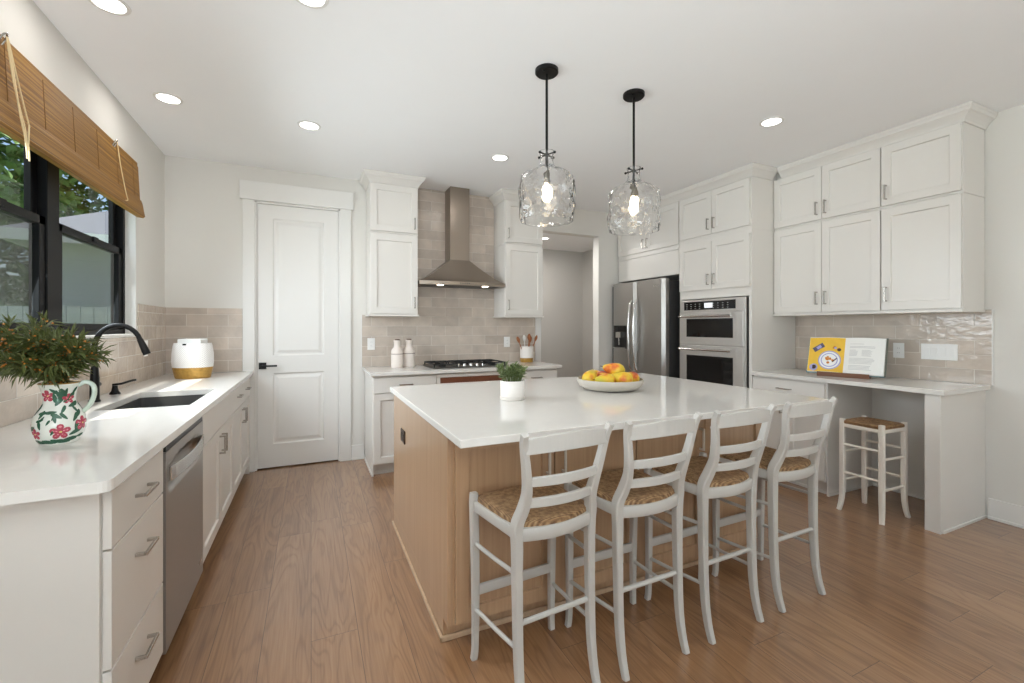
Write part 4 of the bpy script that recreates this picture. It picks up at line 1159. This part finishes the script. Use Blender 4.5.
cord([(.046, yy + .012, .35), (.058, yy + .02, .22), (.070, yy + .03, .08), (.080, yy + .045, -.02), (.084, yy + .048, -.095)])
yy = 3.47 - 3.0
cord([(.046, yy, .36), (.054, yy + .03, .22), (.066, yy + .075, .07), (.072, yy + .085, .03), (.070, yy + .06, .02)])

# ================================================================== SMALL THINGS
# flowered jug
def lathe_r(prof, z):
    for (a, b_) in zip(prof, prof[1:]):
        if a[1] <= z <= b_[1] or b_[1] <= z <= a[1]: return a[0] + (b_[0] - a[0]) * (z - a[1]) / ((b_[1] - a[1]) or 1)
    return prof[-1][0]
jug = thing('flower_jug', (-.795, 2.045, .9145), 'white ceramic jug painted with pink flowers, on the sink countertop', 'jug')
JP0 = [(.049, 0), (.057, .015), (.065, .04), (.068, .066), (.065, .092), (.054, .115), (.044, .130), (.041, .145), (.042, .165), (.046, .185), (.052, .203)]
JP = [(lathe_r(JP0, k * .203 / 44), k * .203 / 44) for k in range(45)]
mb = MB()
mb.lathe([(.001, 0.0)] + JP + [(.048, .204), (.038, .165), (.037, .145), (.045, .125), (.06, .09), (.063, .06), (.05, .02), (.001, .012)], 48)
def decal(pts, mat, off=.0012):
    # polygon fan in (angle*radius, z) laid over the jug
    mb.cur = mat
    V = []
    for (a, z) in pts: r_ = lathe_r(JP0, z) + off; V.append((r_ * math.cos(a), r_ * math.sin(a), z))
    ca_ = sum(p[0] for p in pts) / len(pts); cz_ = sum(p[1] for p in pts) / len(pts)
    r_ = lathe_r(JP0, cz_) + off + .0004; V.append((r_ * math.cos(ca_), r_ * math.sin(ca_), cz_))
    mb.add(V, [(i, (i + 1) % len(pts), len(pts)) for i in range(len(pts))], True)
    mb.cur = 0
def petal(a0, z0, ang, L, wd, mat):
    rr_ = lathe_r(JP0, min(max(z0, .003), .2)); pts = []
    for k in range(10):
        t_ = 2 * math.pi * k / 10; u = (math.cos(t_) + 1) / 2 * L; v_ = math.sin(t_) * wd * (.5 + .5 * (math.cos(t_) + 1) / 2)
        pts.append((a0 + (u * math.cos(ang) - v_ * math.sin(ang)) / rr_, min(max(z0 + u * math.sin(ang) + v_ * math.cos(ang), .002), .201)))
    decal(pts, mat)
CAMA = math.atan2(-2.045, .795)
def flower(da, z, s_):
    for k in range(5):
        an = R(90 + 72 * k); a0 = CAMA + da
        petal(a0, z, an, s_, s_ * .42, 1); petal(a0 + math.cos(an) * s_ * .3 / .08, z + math.sin(an) * s_ * .3, an, s_ * .5, s_ * .2, 3)
    petal(CAMA + da - s_ * .15 / .08, z, 0, s_ * .3, s_ * .15, 4)
for (da, z, s_) in ((.02, .045, .027), (-.75, .165, .021), (.55, .152, .018), (.95, .065, .025), (-1.05, .04, .02), (1.9, .06, .022), (2.9, .05, .024), (-2.0, .06, .022), (2.4, .16, .018), (-2.2, .165, .018)): flower(da, z, s_)
for (da, z, an, L) in ((-.25, .130, 60, .05), (0, .150, 80, .035), (.25, .160, 110, .03), (-.45, .112, 190, .03), (-.1, .112, 185, .03), (.3, .085, 130, .03), (.1, .09, 150, .035), (.5, .075, 60, .035), (.7, .09, 50, .03), (-.5, .07, 60, .02), (-.6, .09, 200, .025),
                       (.35, .03, 30, .045), (.7, .02, 10, .03), (-.4, .02, -20, .03), (-.35, .035, 60, .02), (-.6, .10, 240, .02), (.1, .015, 5, .04), (-.2, .185, -70, .03), (.75, .165, 60, .03), (-.55, .19, -40, .03), (1.3, .1, 70, .04), (1.6, .04, 20, .04), (2.3, .1, 60, .04), (-1.3, .1, 80, .04), (-1.6, .05, 20, .04), (3.0, .12, 60, .04), (.45, .125, 20, .04), (.2, .14, 45, .045), (-.15, .075, 100, .03), (-.3, .085, 60, .025), (.05, .105, 60, .03), (.6, .045, 80, .035), (-.75, .055, 100, .03), (-.85, .09, 70, .03), (.85, .1, 110, .03), (.05, .19, -60, .035), (-.35, .175, -80, .035), (.4, .19, -100, .03), (-.1, .008, 170, .04), (.5, .008, 170, .04), (-.6, .008, 170, .04)):
    petal(CAMA + da, z, R(an), L, L * .23, 2)
mb.build('jug_body', ['jug_white', 'jug_red', 'jug_green', 'jug_pink', 'jug_yellow'], jug)
hd = Vector((math.cos(CAMA + 1.35), math.sin(CAMA + 1.35), 0))
MB().sweep(smooth_path([hd * .047 + Vector((0, 0, .192)), hd * .066 + Vector((0, 0, .204)), hd * .086 + Vector((0, 0, .190)), hd * .089 + Vector((0, 0, .158)), hd * .078 + Vector((0, 0, .124)), hd * .060 + Vector((0, 0, .100))]), rsec(.007, .006, .4), (-hd.y, hd.x, 0)).build('handle', ['jug_handle_stripe'], jug)
MB().lathe([(.0525, .2035), (.0545, .2055), (.052, .2075), (.0485, .2055)], 40, close=True).build('rim_band', 'gold_ceramic', jug)

def leaf(mb, p, d, L, wd, rng, curl=.15):
    d = d.normalized(); s_ = d.cross(Vector((rng.uniform(-.4, .4), rng.uniform(-.4, .4), 1)))
    if s_.length < 1e-3: s_ = Vector((1, 0, 0))
    s_.normalize(); up_ = s_.cross(d)
    V = [p, p + d * L * .3 + s_ * wd * .8 + up_ * wd * .2, p + d * L * .62 + s_ * wd * .75 + up_ * wd * .15, p + d * L - up_ * L * curl, p + d * L * .62 - s_ * wd * .75 + up_ * wd * .15, p + d * L * .3 - s_ * wd * .8 + up_ * wd * .2, p + d * L * .5 - up_ * wd * .3]
    mb.add(V, [(0, 1, 6), (1, 2, 6), (2, 3, 6), (3, 4, 6), (4, 5, 6), (5, 0, 6)], False)
rng = random.Random(5)
CR = Vector((math.cos(.4278), -math.sin(.4278), 0)); CF = Vector((math.sin(.4278), math.cos(.4278), 0))
def branch(tip, k, label):
    base = Vector((-.795, 2.045, .0)) + CR * rng.uniform(-.024, .024) + CF * rng.uniform(-.024, .024); base.z = 1.05
    o = tag(bpy.data.objects.new('leafy_branch', None), label, 'branch', 'berried green branches in the jug'); COL.objects.link(o); o.location = base
    lip = Vector((base.x, base.y, 1.135)) + (Vector((tip.x, tip.y, 0)) - Vector((base.x, base.y, 0))).normalized() * .012
    pts = smooth_path([base - base, lip - base, (lip + (tip - lip) * .5 + Vector((0, 0, .02))) - base, tip - base], 8)
    MB().tube(pts, .0022, 6).build('stem', 'stem_brown', o)
    ml, mbr = MB(), MB()
    n_ = len(pts)
    def dress(p, d, N, spread):
        for q in range(N):
            a = rng.uniform(0, 2 * math.pi); e1 = d.cross(Vector((.3, .5, .8))).normalized(); e2 = d.cross(e1)
            out_ = e1 * math.cos(a) + e2 * math.sin(a)
            leaf(ml, p + out_ * .002, d * rng.uniform(.3, 1.0) + out_ * spread, rng.uniform(.032, .065), rng.uniform(.0034, .0056), rng)
            if rng.random() < .34:
                c_ = p + out_ * rng.uniform(.008, .02) + d * rng.uniform(-.01, .01); r_ = rng.uniform(.0026, .0042)
                mbr.lathe([(.0004, -r_), (r_ * .8, -r_ * .6), (r_, 0), (r_ * .8, r_ * .6), (.0004, r_)], 7, c=c_)
    for i in range(int(n_ * .30), n_):
        d = (Vector(pts[min(i + 1, n_ - 1)]) - Vector(pts[i - 1])).normalized()
        dress(Vector(pts[i]), d, 8, .85)
        if i % 2 == 0:
            a = rng.uniform(0, 2 * math.pi); sd = (d * .7 + Vector((math.cos(a), math.sin(a), rng.uniform(-.4, .6))) * .7).normalized()
            L = rng.uniform(.03, .07)
            for j in range(1, 6): dress(Vector(pts[i]) + sd * L * j / 5, sd, 4, .8)
    ml.build('leaves', 'leaf_olive', o); mbr.build('berries', 'berry', o)
JC = Vector((-.795, 2.045, 0))
tips = [(-.200, .02, 1.215), (-.205, -.05, 1.275), (-.155, .06, 1.300), (-.105, -.06, 1.270), (-.06, .05, 1.265), (-.015, -.05, 1.255), (.02, .04, 1.245), (.05, -.02, 1.225), (.075, .02, 1.205), (-.12, -.08, 1.19), (-.03, -.09, 1.19), (.035, -.07, 1.185)]
blab = ['berried branch reaching furthest left from the jug', 'berried branch leaning left and up from the jug', 'berried branch rising highest at the left of the jug', 'berried branch rising left of the middle of the jug', 'berried branch rising near the middle, towards the window', 'upright berried branch in the middle of the jug', 'berried branch rising right of the middle of the jug', 'berried branch leaning right above the jug handle', 'berried branch reaching furthest right towards the faucet', 'low berried branch drooping at the front left of the jug', 'low berried branch over the front rim of the jug', 'low berried branch at the front right of the jug']
for k, (a, b_, z) in enumerate(tips):
    p = JC + CR * a + CF * b_; branch(Vector((p.x, p.y, z)), k, blab[k])

# basket at the end of the sink run
bk_ = thing('storage_basket', (-.845, 4.19, .9145), 'white woven oval basket with a gold lower band on the counter', 'basket', R(-18))
def orings(prof): return prof
MB().lathe([(.001, 0), (.118, .0), (.123, .01), (.139, .085)], 48, sy=.8).build('gold_band', 'gold_ceramic', bk_)
MB().lathe([(.139, .085), (.144, .13), (.142, .19), (.134, .25), (.128, .272), (.122, .272), (.127, .25), (.135, .19), (.132, .10), (.11, .02), (.001, .02)], 48, sy=.8).build('woven_wall', 'white_weave', bk_)
B((-.011, .011, -.1125, -.102, .258, .270)).build('clasp', 'black_metal', bk_)
tw = tag(B(*[(-.084, .084, -.05 + k * .02, -.034 + k * .02, .06, .305 - .004 * (k % 2)) for k in range(5)]).build('paper_napkin', 'paper', bevel=.003), 'folded white napkins standing inside the woven basket', 'napkins')
tw.location = (-.845, 4.19, .9145 + .0); tw.rotation_euler = (0, 0, R(-18))

# two bottles
def bottle(x, y, label):
    o = thing('ceramic_bottle', (x, y, .9145), label, 'bottle', 0, 'ceramic bottles beside the cooktop')
    MB().lathe([(.001, 0), (.054, 0), (.058, .006), (.058, .155), (.054, .175), (.036, .195), (.031, .205), (.031, .25), (.034, .254), (.034, .268), (.026, .268), (.024, .25)], 32).build('bottle_body', 'bottle_pink', o)
    MB().lathe([(.0585, .132), (.0592, .133), (.0592, .136), (.0585, .137)], 32, close=True).build('groove', 'cork_dark', o)
    MB().lathe([(.024, .252), (.024, .276), (.022, .279), (.001, .279)], 20).build('stopper', 'cork_dark', o)
bottle(.768, 4.395, 'pale ceramic bottle nearer the outlet, left of its twin')
bottle(.892, 4.445, 'pale ceramic bottle nearer the cooktop, right of its twin')
# crock and utensils
cr = thing('utensil_crock', (2.23, 4.49, .9145), 'white crock with a gold foot band, beside the cooktop', 'crock')
MB().lathe([(.001, .001), (.07, .001), (.072, .004), (.074, .048)], 32).build('gold_band', 'gold_ceramic', cr)
MB().lathe([(.074, .048), (.076, .10), (.075, .178), (.069, .178), (.068, .02), (.001, .012)], 32).build('crock_body', 'white_ceramic', cr)
for k, (a, ln, mt, nm, lb, hw) in enumerate(((-.05, -.06, 'spoon_wood', 'wooden_spoon', 'wooden spoon leaning left in the crock', .026), (-.012, -.012, 'utensil_white', 'spatula', 'white spatula standing in the middle of the crock', .024), (.014, .012, 'spoon_wood', 'wooden_spoon', 'tall wooden spoon behind the white spatula', .028), (.03, .028, 'spoon_wood', 'wooden_spoon', 'wooden spoon leaning slightly right in the crock', .024), (.042, .062, 'spoon_wood', 'wooden_spatula', 'wooden spatula leaning furthest right in the crock', .022))):
    o = thing(nm, (2.23 + a * .4, 4.49 + (k % 2) * .03 - .015, .936), lb, 'utensil', 0, 'utensils in the crock')
    top = Vector((ln * 1.35, .0, .205 + .014 * (k % 3)))
    MB().tube([(0, 0, 0), top * .5, top], .0055, 8).build('grip', mt, o)
    d_ = top.normalized(); mb = MB(); mb.M = Matrix.Translation(top + d_ * .03) @ d_.to_track_quat('Z', 'Y').to_matrix().to_4x4()
    mb.lathe([(.001, -.038), (hw * .5, -.034), (hw, -.008), (hw * .95, .012), (hw * .5, .032), (.001, .038)], 14, sy=.65); mb.build('head', mt, o)

# potted succulent on the island
pt = thing('potted_succulent', (1.012, 2.215, .9145), 'small green succulent in a white pot on the island', 'plant')
MB().lathe([(.001, .014), (.062, .014), (.066, .017), (.067, .100), (.064, .104), (.060, .102), (.059, .085), (.001, .085)], 36).build('pot', 'white_ceramic', pt)
MB().lathe([(.001, 0), (.064, 0), (.068, .003), (.069, .0135), (.065, .0135), (.001, .0135)], 36).build('saucer', 'white_ceramic', pt)
MB().lathe([(.0585, .0855), (.0585, .092), (.03, .096), (.001, .097)], 24).build('soil', 'soil', pt)
mb = MB(); rng = random.Random(11)
for k in range(26):
    a = k * 2.4; rad_ = .052 * math.sqrt((k + .5) / 26)
    c0 = Vector((rad_ * math.cos(a), rad_ * math.sin(a), .094)); ax_ = (Vector((math.cos(a), math.sin(a), 0)) * rad_ * 9 + Vector((0, 0, 1.0))).normalized()
    top = c0 + ax_ * rng.uniform(.055, .10)
    mb.tube([c0, top], .003, 6)
    for j in range(13):
        an = j * 2.4; e1 = ax_.cross(Vector((.2, .9, .3))).normalized(); e2 = ax_.cross(e1)
        leaf(mb, c0 + (top - c0) * (.35 + .65 * j / 12), ax_ * (.4 + .6 * j / 12) + (e1 * math.cos(an) + e2 * math.sin(an)) * .8, rng.uniform(.02, .032), .0085, rng, .05)
mb.build('foliage', 'leaf_succulent', pt)

# fruit bowl and pears
bw = (1.74, 2.305)
o = MB().lathe([(.001, 0), (.120, 0), (.160, .006), (.194, .026), (.208, .052), (.209, .068), (.203, .070), (.201, .054), (.187, .033), (.155, .014), (.12, .009), (.001, .009)], 56).build('fruit_bowl', 'bowl_stone', loc=(bw[0], bw[1], .9145))
tag(o, 'wide shallow off-white bowl holding pears on the island', 'bowl')
PP = [(.001, -.052), (.018, -.049), (.032, -.036), (.037, -.018), (.034, .002), (.026, .022), (.018, .038), (.013, .048), (.006, .054), (.001, .055)]
def pear(rel, z, rot, label, s_=1.0, first=[None]):
    p = bpy.data.objects.new('pear', first[0].data) if first[0] else MB().lathe([(r * 1.25, zz * 1.25) for r, zz in PP], 22).build('pear', 'pear_skin')
    if first[0]: COL.objects.link(p)
    q = CR * rel[0] + CF * rel[1]
    p.location = (bw[0] + q.x, bw[1] + q.y, .9145 + z); p.rotation_euler = rot; p.scale = (s_, s_, s_)
    tag(p, label, 'pear', 'red-blushed pears in the bowl')
    if first[0]: st_ = first[0].children[0].copy(); COL.objects.link(st_)
    else: st_ = MB().tube([(0, 0, .066), (.002, 0, .076), (.006, 0, .084)], .0018, 6).build('stem', 'red_blush_stem')
    st_.parent = p
    if not first[0]: first[0] = p
rot = lambda tx, tz: (R(tx), 0, tz - .4278)
pear((-.125, .0), .078, rot(62, R(150)), 'pear lying at the left edge of the bowl', 1.05)
pear((-.05, -.085), .066, rot(84, R(-75)), 'yellow pear lying at the front left of the bowl', 1.0)
pear((.055, -.07), .074, rot(78, R(-105)), 'pear lying at the front right, stem towards the right rim', 1.08)
pear((.13, .01), .068, rot(84, R(-60)), 'pear at the right edge of the bowl')
pear((-.03, .06), .068, rot(80, R(30)), 'pear half hidden in the middle of the bowl')
pear((.06, .10), .068, rot(85, R(80)), 'pear at the back of the bowl, behind the top one')
pear((.03, .02), .122, rot(74, R(-95)), 'pear lying on top of the heap in the bowl', 1.08)
pear((-.06, .12), .068, rot(85, R(110)), 'pear at the back left of the bowl')

# cookbook on a wooden stand
A_ = R(-75)
stn = thing('book_stand', (3.870, 2.100, .9145), 'low brown wooden stand propping the open cookbook on the desk', 'book stand', A_)
mb = B((-.17, .17, -.05, .02, 0, .0140), (-.17, .17, -.058, -.05, 0, .036)); mb.build('ledge', 'stand_wood', stn, bevel=.002)
mb = MB(); mb.M = Matrix.Translation((0, .012, .012)) @ Matrix.Rotation(R(-20), 4, 'X'); mb.box(-.10, .10, .028, .038, 0, .20); mb.build('back_rest', 'stand_wood', stn, bevel=.002)
bkk = thing('cookbook', (3.870, 2.100, .9400), 'open cookbook with a yellow photo page and a text page, on the desk', 'book', A_)
TL = Matrix.Translation((0, -.028, .0)) @ Matrix.Rotation(R(-18), 4, 'X')
def bookpart(name, fn, mats, parent=bkk, bevel=0):
    mb = MB(); mb.M = TL; fn(mb); return mb.build(name, mats, parent, bevel=bevel)
BH, BW = .298, .250
def cover(mb):
    for s_ in (-1, 1): mb.add([(0, .030, 0), (s_ * (BW + .01), .022, 0), (s_ * (BW + .01), .026, 0), (0, .034, 0), (0, .030, BH + .006), (s_ * (BW + .01), .022, BH + .006), (s_ * (BW + .01), .026, BH + .006), (0, .034, BH + .006)], [(0, 1, 5, 4), (1, 2, 6, 5), (2, 3, 7, 6), (3, 0, 4, 7), (4, 5, 6, 7), (3, 2, 1, 0)] if s_ > 0 else [(4, 5, 1, 0), (5, 6, 2, 1), (6, 7, 3, 2), (7, 4, 0, 3), (7, 6, 5, 4), (0, 1, 2, 3)])
def ptop(s_, u): return -.004 - .016 * math.sin(math.pi * min(1, u * 1.15)) * (1 - .35 * u) + .004
def pageblock(s_):
    def fn(mb):
        n_ = 12; V = []; F = []
        for i in range(n_ + 1):
            u = i / n_; x = s_ * BW * u; yf_ = ptop(s_, u); yb_ = .029 - .007 * u
            V += [(x, yf_, .004), (x, yf_, BH), (x, yb_, BH), (x, yb_, .004)]
        for i in range(n_):
            for k in range(4):
                q = (i * 4 + k, i * 4 + (k + 1) % 4, i * 4 + 4 + (k + 1) % 4, i * 4 + 4 + k); F.append(q if s_ > 0 else q[::-1])
        F += [(0, 1, 2, 3), (n_ * 4 + 3, n_ * 4 + 2, n_ * 4 + 1, n_ * 4)]
        mb.add(V, F)
        mb.cur = 1
    return fn
bookpart('cover', cover, 'cover_teal')
pb = bookpart('text_pages', pageblock(1), 'paper')
pl = bookpart('photo_pages', pageblock(-1), 'paper')
def onpage(mb, s_, x, z, off):
    u = abs(x) / BW; return (x, ptop(s_, u) - off, z)
def photo(mb):
    n_ = 12
    V = []; F = []
    for i in range(n_ + 1):
        x = -.003 - (BW - .004) * i / n_
        V += [onpage(mb, -1, x, .008, .0006), onpage(mb, -1, x, BH - .003, .0006)]
    for i in range(n_): F.append((2 * i + 2, 2 * i, 2 * i + 1, 2 * i + 3))
    mb.add(V, F)
    def disc(cx_, cz_, r_, mat, off):
        mb.cur = mat; V = [onpage(mb, -1, cx_ + r_ * math.cos(2 * math.pi * k / 28), cz_ + r_ * math.sin(2 * math.pi * k / 28), off) for k in range(28)] + [onpage(mb, -1, cx_, cz_, off)]
        mb.add(V, [(k, (k + 1) % 28, 28) for k in range(28)])
    def quad(cx_, cz_, a_, hw_, hh_, mat, off):
        mb.cur = mat; V = []
        for (p, q) in ((-1, -1), (1, -1), (1, 1), (-1, 1)):
            dx_, dz_ = p * hw_, q * hh_; V.append(onpage(mb, -1, cx_ + dx_ * math.cos(a_) - dz_ * math.sin(a_), cz_ + dx_ * math.sin(a_) + dz_ * math.cos(a_), off))
        mb.add(V, [(0, 1, 2, 3)])
    disc(-.098, .105, .078, 2, .0012); disc(-.098, .105, .070, 1, .0017); disc(-.098, .105, .058, 2, .0022); disc(-.098, .105, .051, 1, .0027)
    rg = random.Random(3)
    for k in range(10): disc(-.095 + rg.uniform(-.026, .03), .105 + rg.uniform(-.024, .024), rg.uniform(.005, .011), 3, .0032 + k * .0002)
    quad(-.062, .105, R(-40), .004, .022, 4, .0056)
    disc(-.205, .042, .030, 2, .0012); disc(-.203, .044, .017, 4, .0018)
    quad(-.180, .210, R(35), .042, .020, 5, .0012); quad(-.177, .212, R(35), .018, .012, 2, .0018); quad(-.125, .245, R(35), .014, .022, 0, .0018)
    quad(-.055, .205, R(-25), .026, .012, 3, .0012); disc(-.038, .195, .013, 4, .0018); disc(-.062, .208, .009, 2, .002)
bookpart('page_photo', photo, ['page_yellow', 'plate_white', 'plate_lilac', 'food_orange', 'food_dark', 'cloth_print'], pl)
def lines(mb):
    rg = random.Random(2)
    def bar(x0, x1, z):
        V = []
        for i in range(7):
            x = x0 + (x1 - x0) * i / 6; V += [onpage(mb, 1, x, z, .0007), onpage(mb, 1, x, z + .0028, .0007)]
        mb.add(V, [(2 * i, 2 * i + 2, 2 * i + 3, 2 * i + 1) for i in range(6)])
    bar(.03, .12, .245)
    for k in range(2): bar(.03, .03 + rg.uniform(.14, .16), .225 - k * .010)
    for k in range(6): bar(.03, .03 + rg.uniform(.04, .06), .195 - k * .009); bar(.11, .11 + rg.uniform(.05, .07), .195 - k * .009)
    for k in range(9): bar(.03, .03 + rg.uniform(.13, .16), .128 - k * .010 - (.01 if k > 4 else 0))
bookpart('page_print', lines, 'print_grey', pb)
bookpart('back_cover', lambda mb: mb.box(BW + .002, BW + .011, .008, .021, .0, BH + .004), 'cover_dark')

# ================================================================== OUTDOORS
struct(B((-30, XL - .2, -12, 30, -.25, -.15)).build('ground', 'grass'))
def tree(x, y, h, r, seed, label, mat):
    o = thing('garden_tree', (x, y, -.15), label, 'tree', 0, 'trees in the yard')
    rg = random.Random(seed)
    MB().tube(smooth_path([(0, 0, 0), (.1, 0, h * .3), (-.05, .1, h * .6), (0, 0, h * .85)]), .16, 10, lerp_list([1.2, 1, .7, .3])).build('trunk', 'bark', o)
    mb = MB()
    blobs = [(Vector((rg.uniform(-1, 1) * r * .6, rg.uniform(-1, 1) * r * .6, h * rg.uniform(.2, .95))), r * rg.uniform(.35, .6)) for k in range(16)]
    for k in range(5200):
        c_, br = rg.choice(blobs); d_ = Vector((rg.gauss(0, 1), rg.gauss(0, 1), rg.gauss(0, 1))).normalized()
        p = c_ + d_ * br * (rg.random() ** .4)
        leaf(mb, p, Vector((rg.gauss(0, 1), rg.gauss(0, 1), rg.gauss(0, .7))), rg.uniform(.20, .36), rg.uniform(.07, .12), rg, .1)
    mb.build('crown', mat, o)
for (x, y, h, r, sd, lb, mt) in ((-7.3, 13.6, 8.0, 2.1, 1, 'leafy tree filling the left pane of the window', 'tree_leaf'), (-13.6, 14.2, 9.0, 2.2, 2, 'darker tree at the far left of the window view', 'tree_leaf_dark'), (-7.6, 19.0, 10.5, 2.3, 3, 'tall tree far behind the yard fence', 'tree_leaf_dark'), (-10.6, 9.6, 8, 2.0, 4, 'leafy tree at the near edge of the window view', 'tree_leaf_dark'), (-2.2, 18.0, 10, 2.3, 5, 'tall tree showing above the outbuilding roof', 'tree_leaf'), (-13.2, 20.6, 12, 2.6, 6, 'most distant tree in the window view', 'tree_leaf')):
    tree(x, y, h, r, sd, lb, mt)
gb = thing('outbuilding', (-2.2, 12.0, -.15), 'white sided outbuilding with a grey shingle roof beyond the window', 'building', R(6))
mb = B((-1.9, 1.9, -1.9, 1.9, 0, 2.9))
for k in range(14): mb.box(-1.92, 1.92, -1.92, 1.92, .2 * k, .2 * k + .185)
mb.build('siding', 'siding', gb)
mb = MB(); mb.add([(-2.4, -2.4, 3.0), (2.4, -2.4, 3.0), (2.4, 2.4, 3.0), (-2.4, 2.4, 3.0), (0, -.4, 4.3), (0, .4, 4.3)], [(0, 1, 4), (1, 2, 5, 4), (2, 3, 5), (3, 0, 4, 5), (3, 2, 1, 0)]); mb.build('roof', 'shingle', gb)
B((-2.4, 2.4, -2.4, -2.36, 2.82, 3.0), (2.36, 2.4, -2.36, 2.36, 2.82, 3.0), (-2.4, -2.36, -2.36, 2.36, 2.82, 3.0), (-2.36, 2.36, -2.36, 2.36, 2.905, 2.93)).build('fascia', 'siding', gb)
B((-.9, .1, -1.95, -1.922, 1.0, 2.0)).build('window', 'appliance_grey', gb)
fn = thing('yard_fence', (-9.0, 8.3, -.15), 'pale board fence in the yard outside the window', 'fence')
mb = MB()
for k in range(48): mb.box(k * .15, k * .15 + .14, 0, .02, .03, 1.75)
mb.build('boards', 'fence_paint', fn)
B((0, 7.2, .021, .06, .35, .44), (0, 7.2, .021, .06, 1.35, 1.44)).build('rails', 'fence_paint', fn)
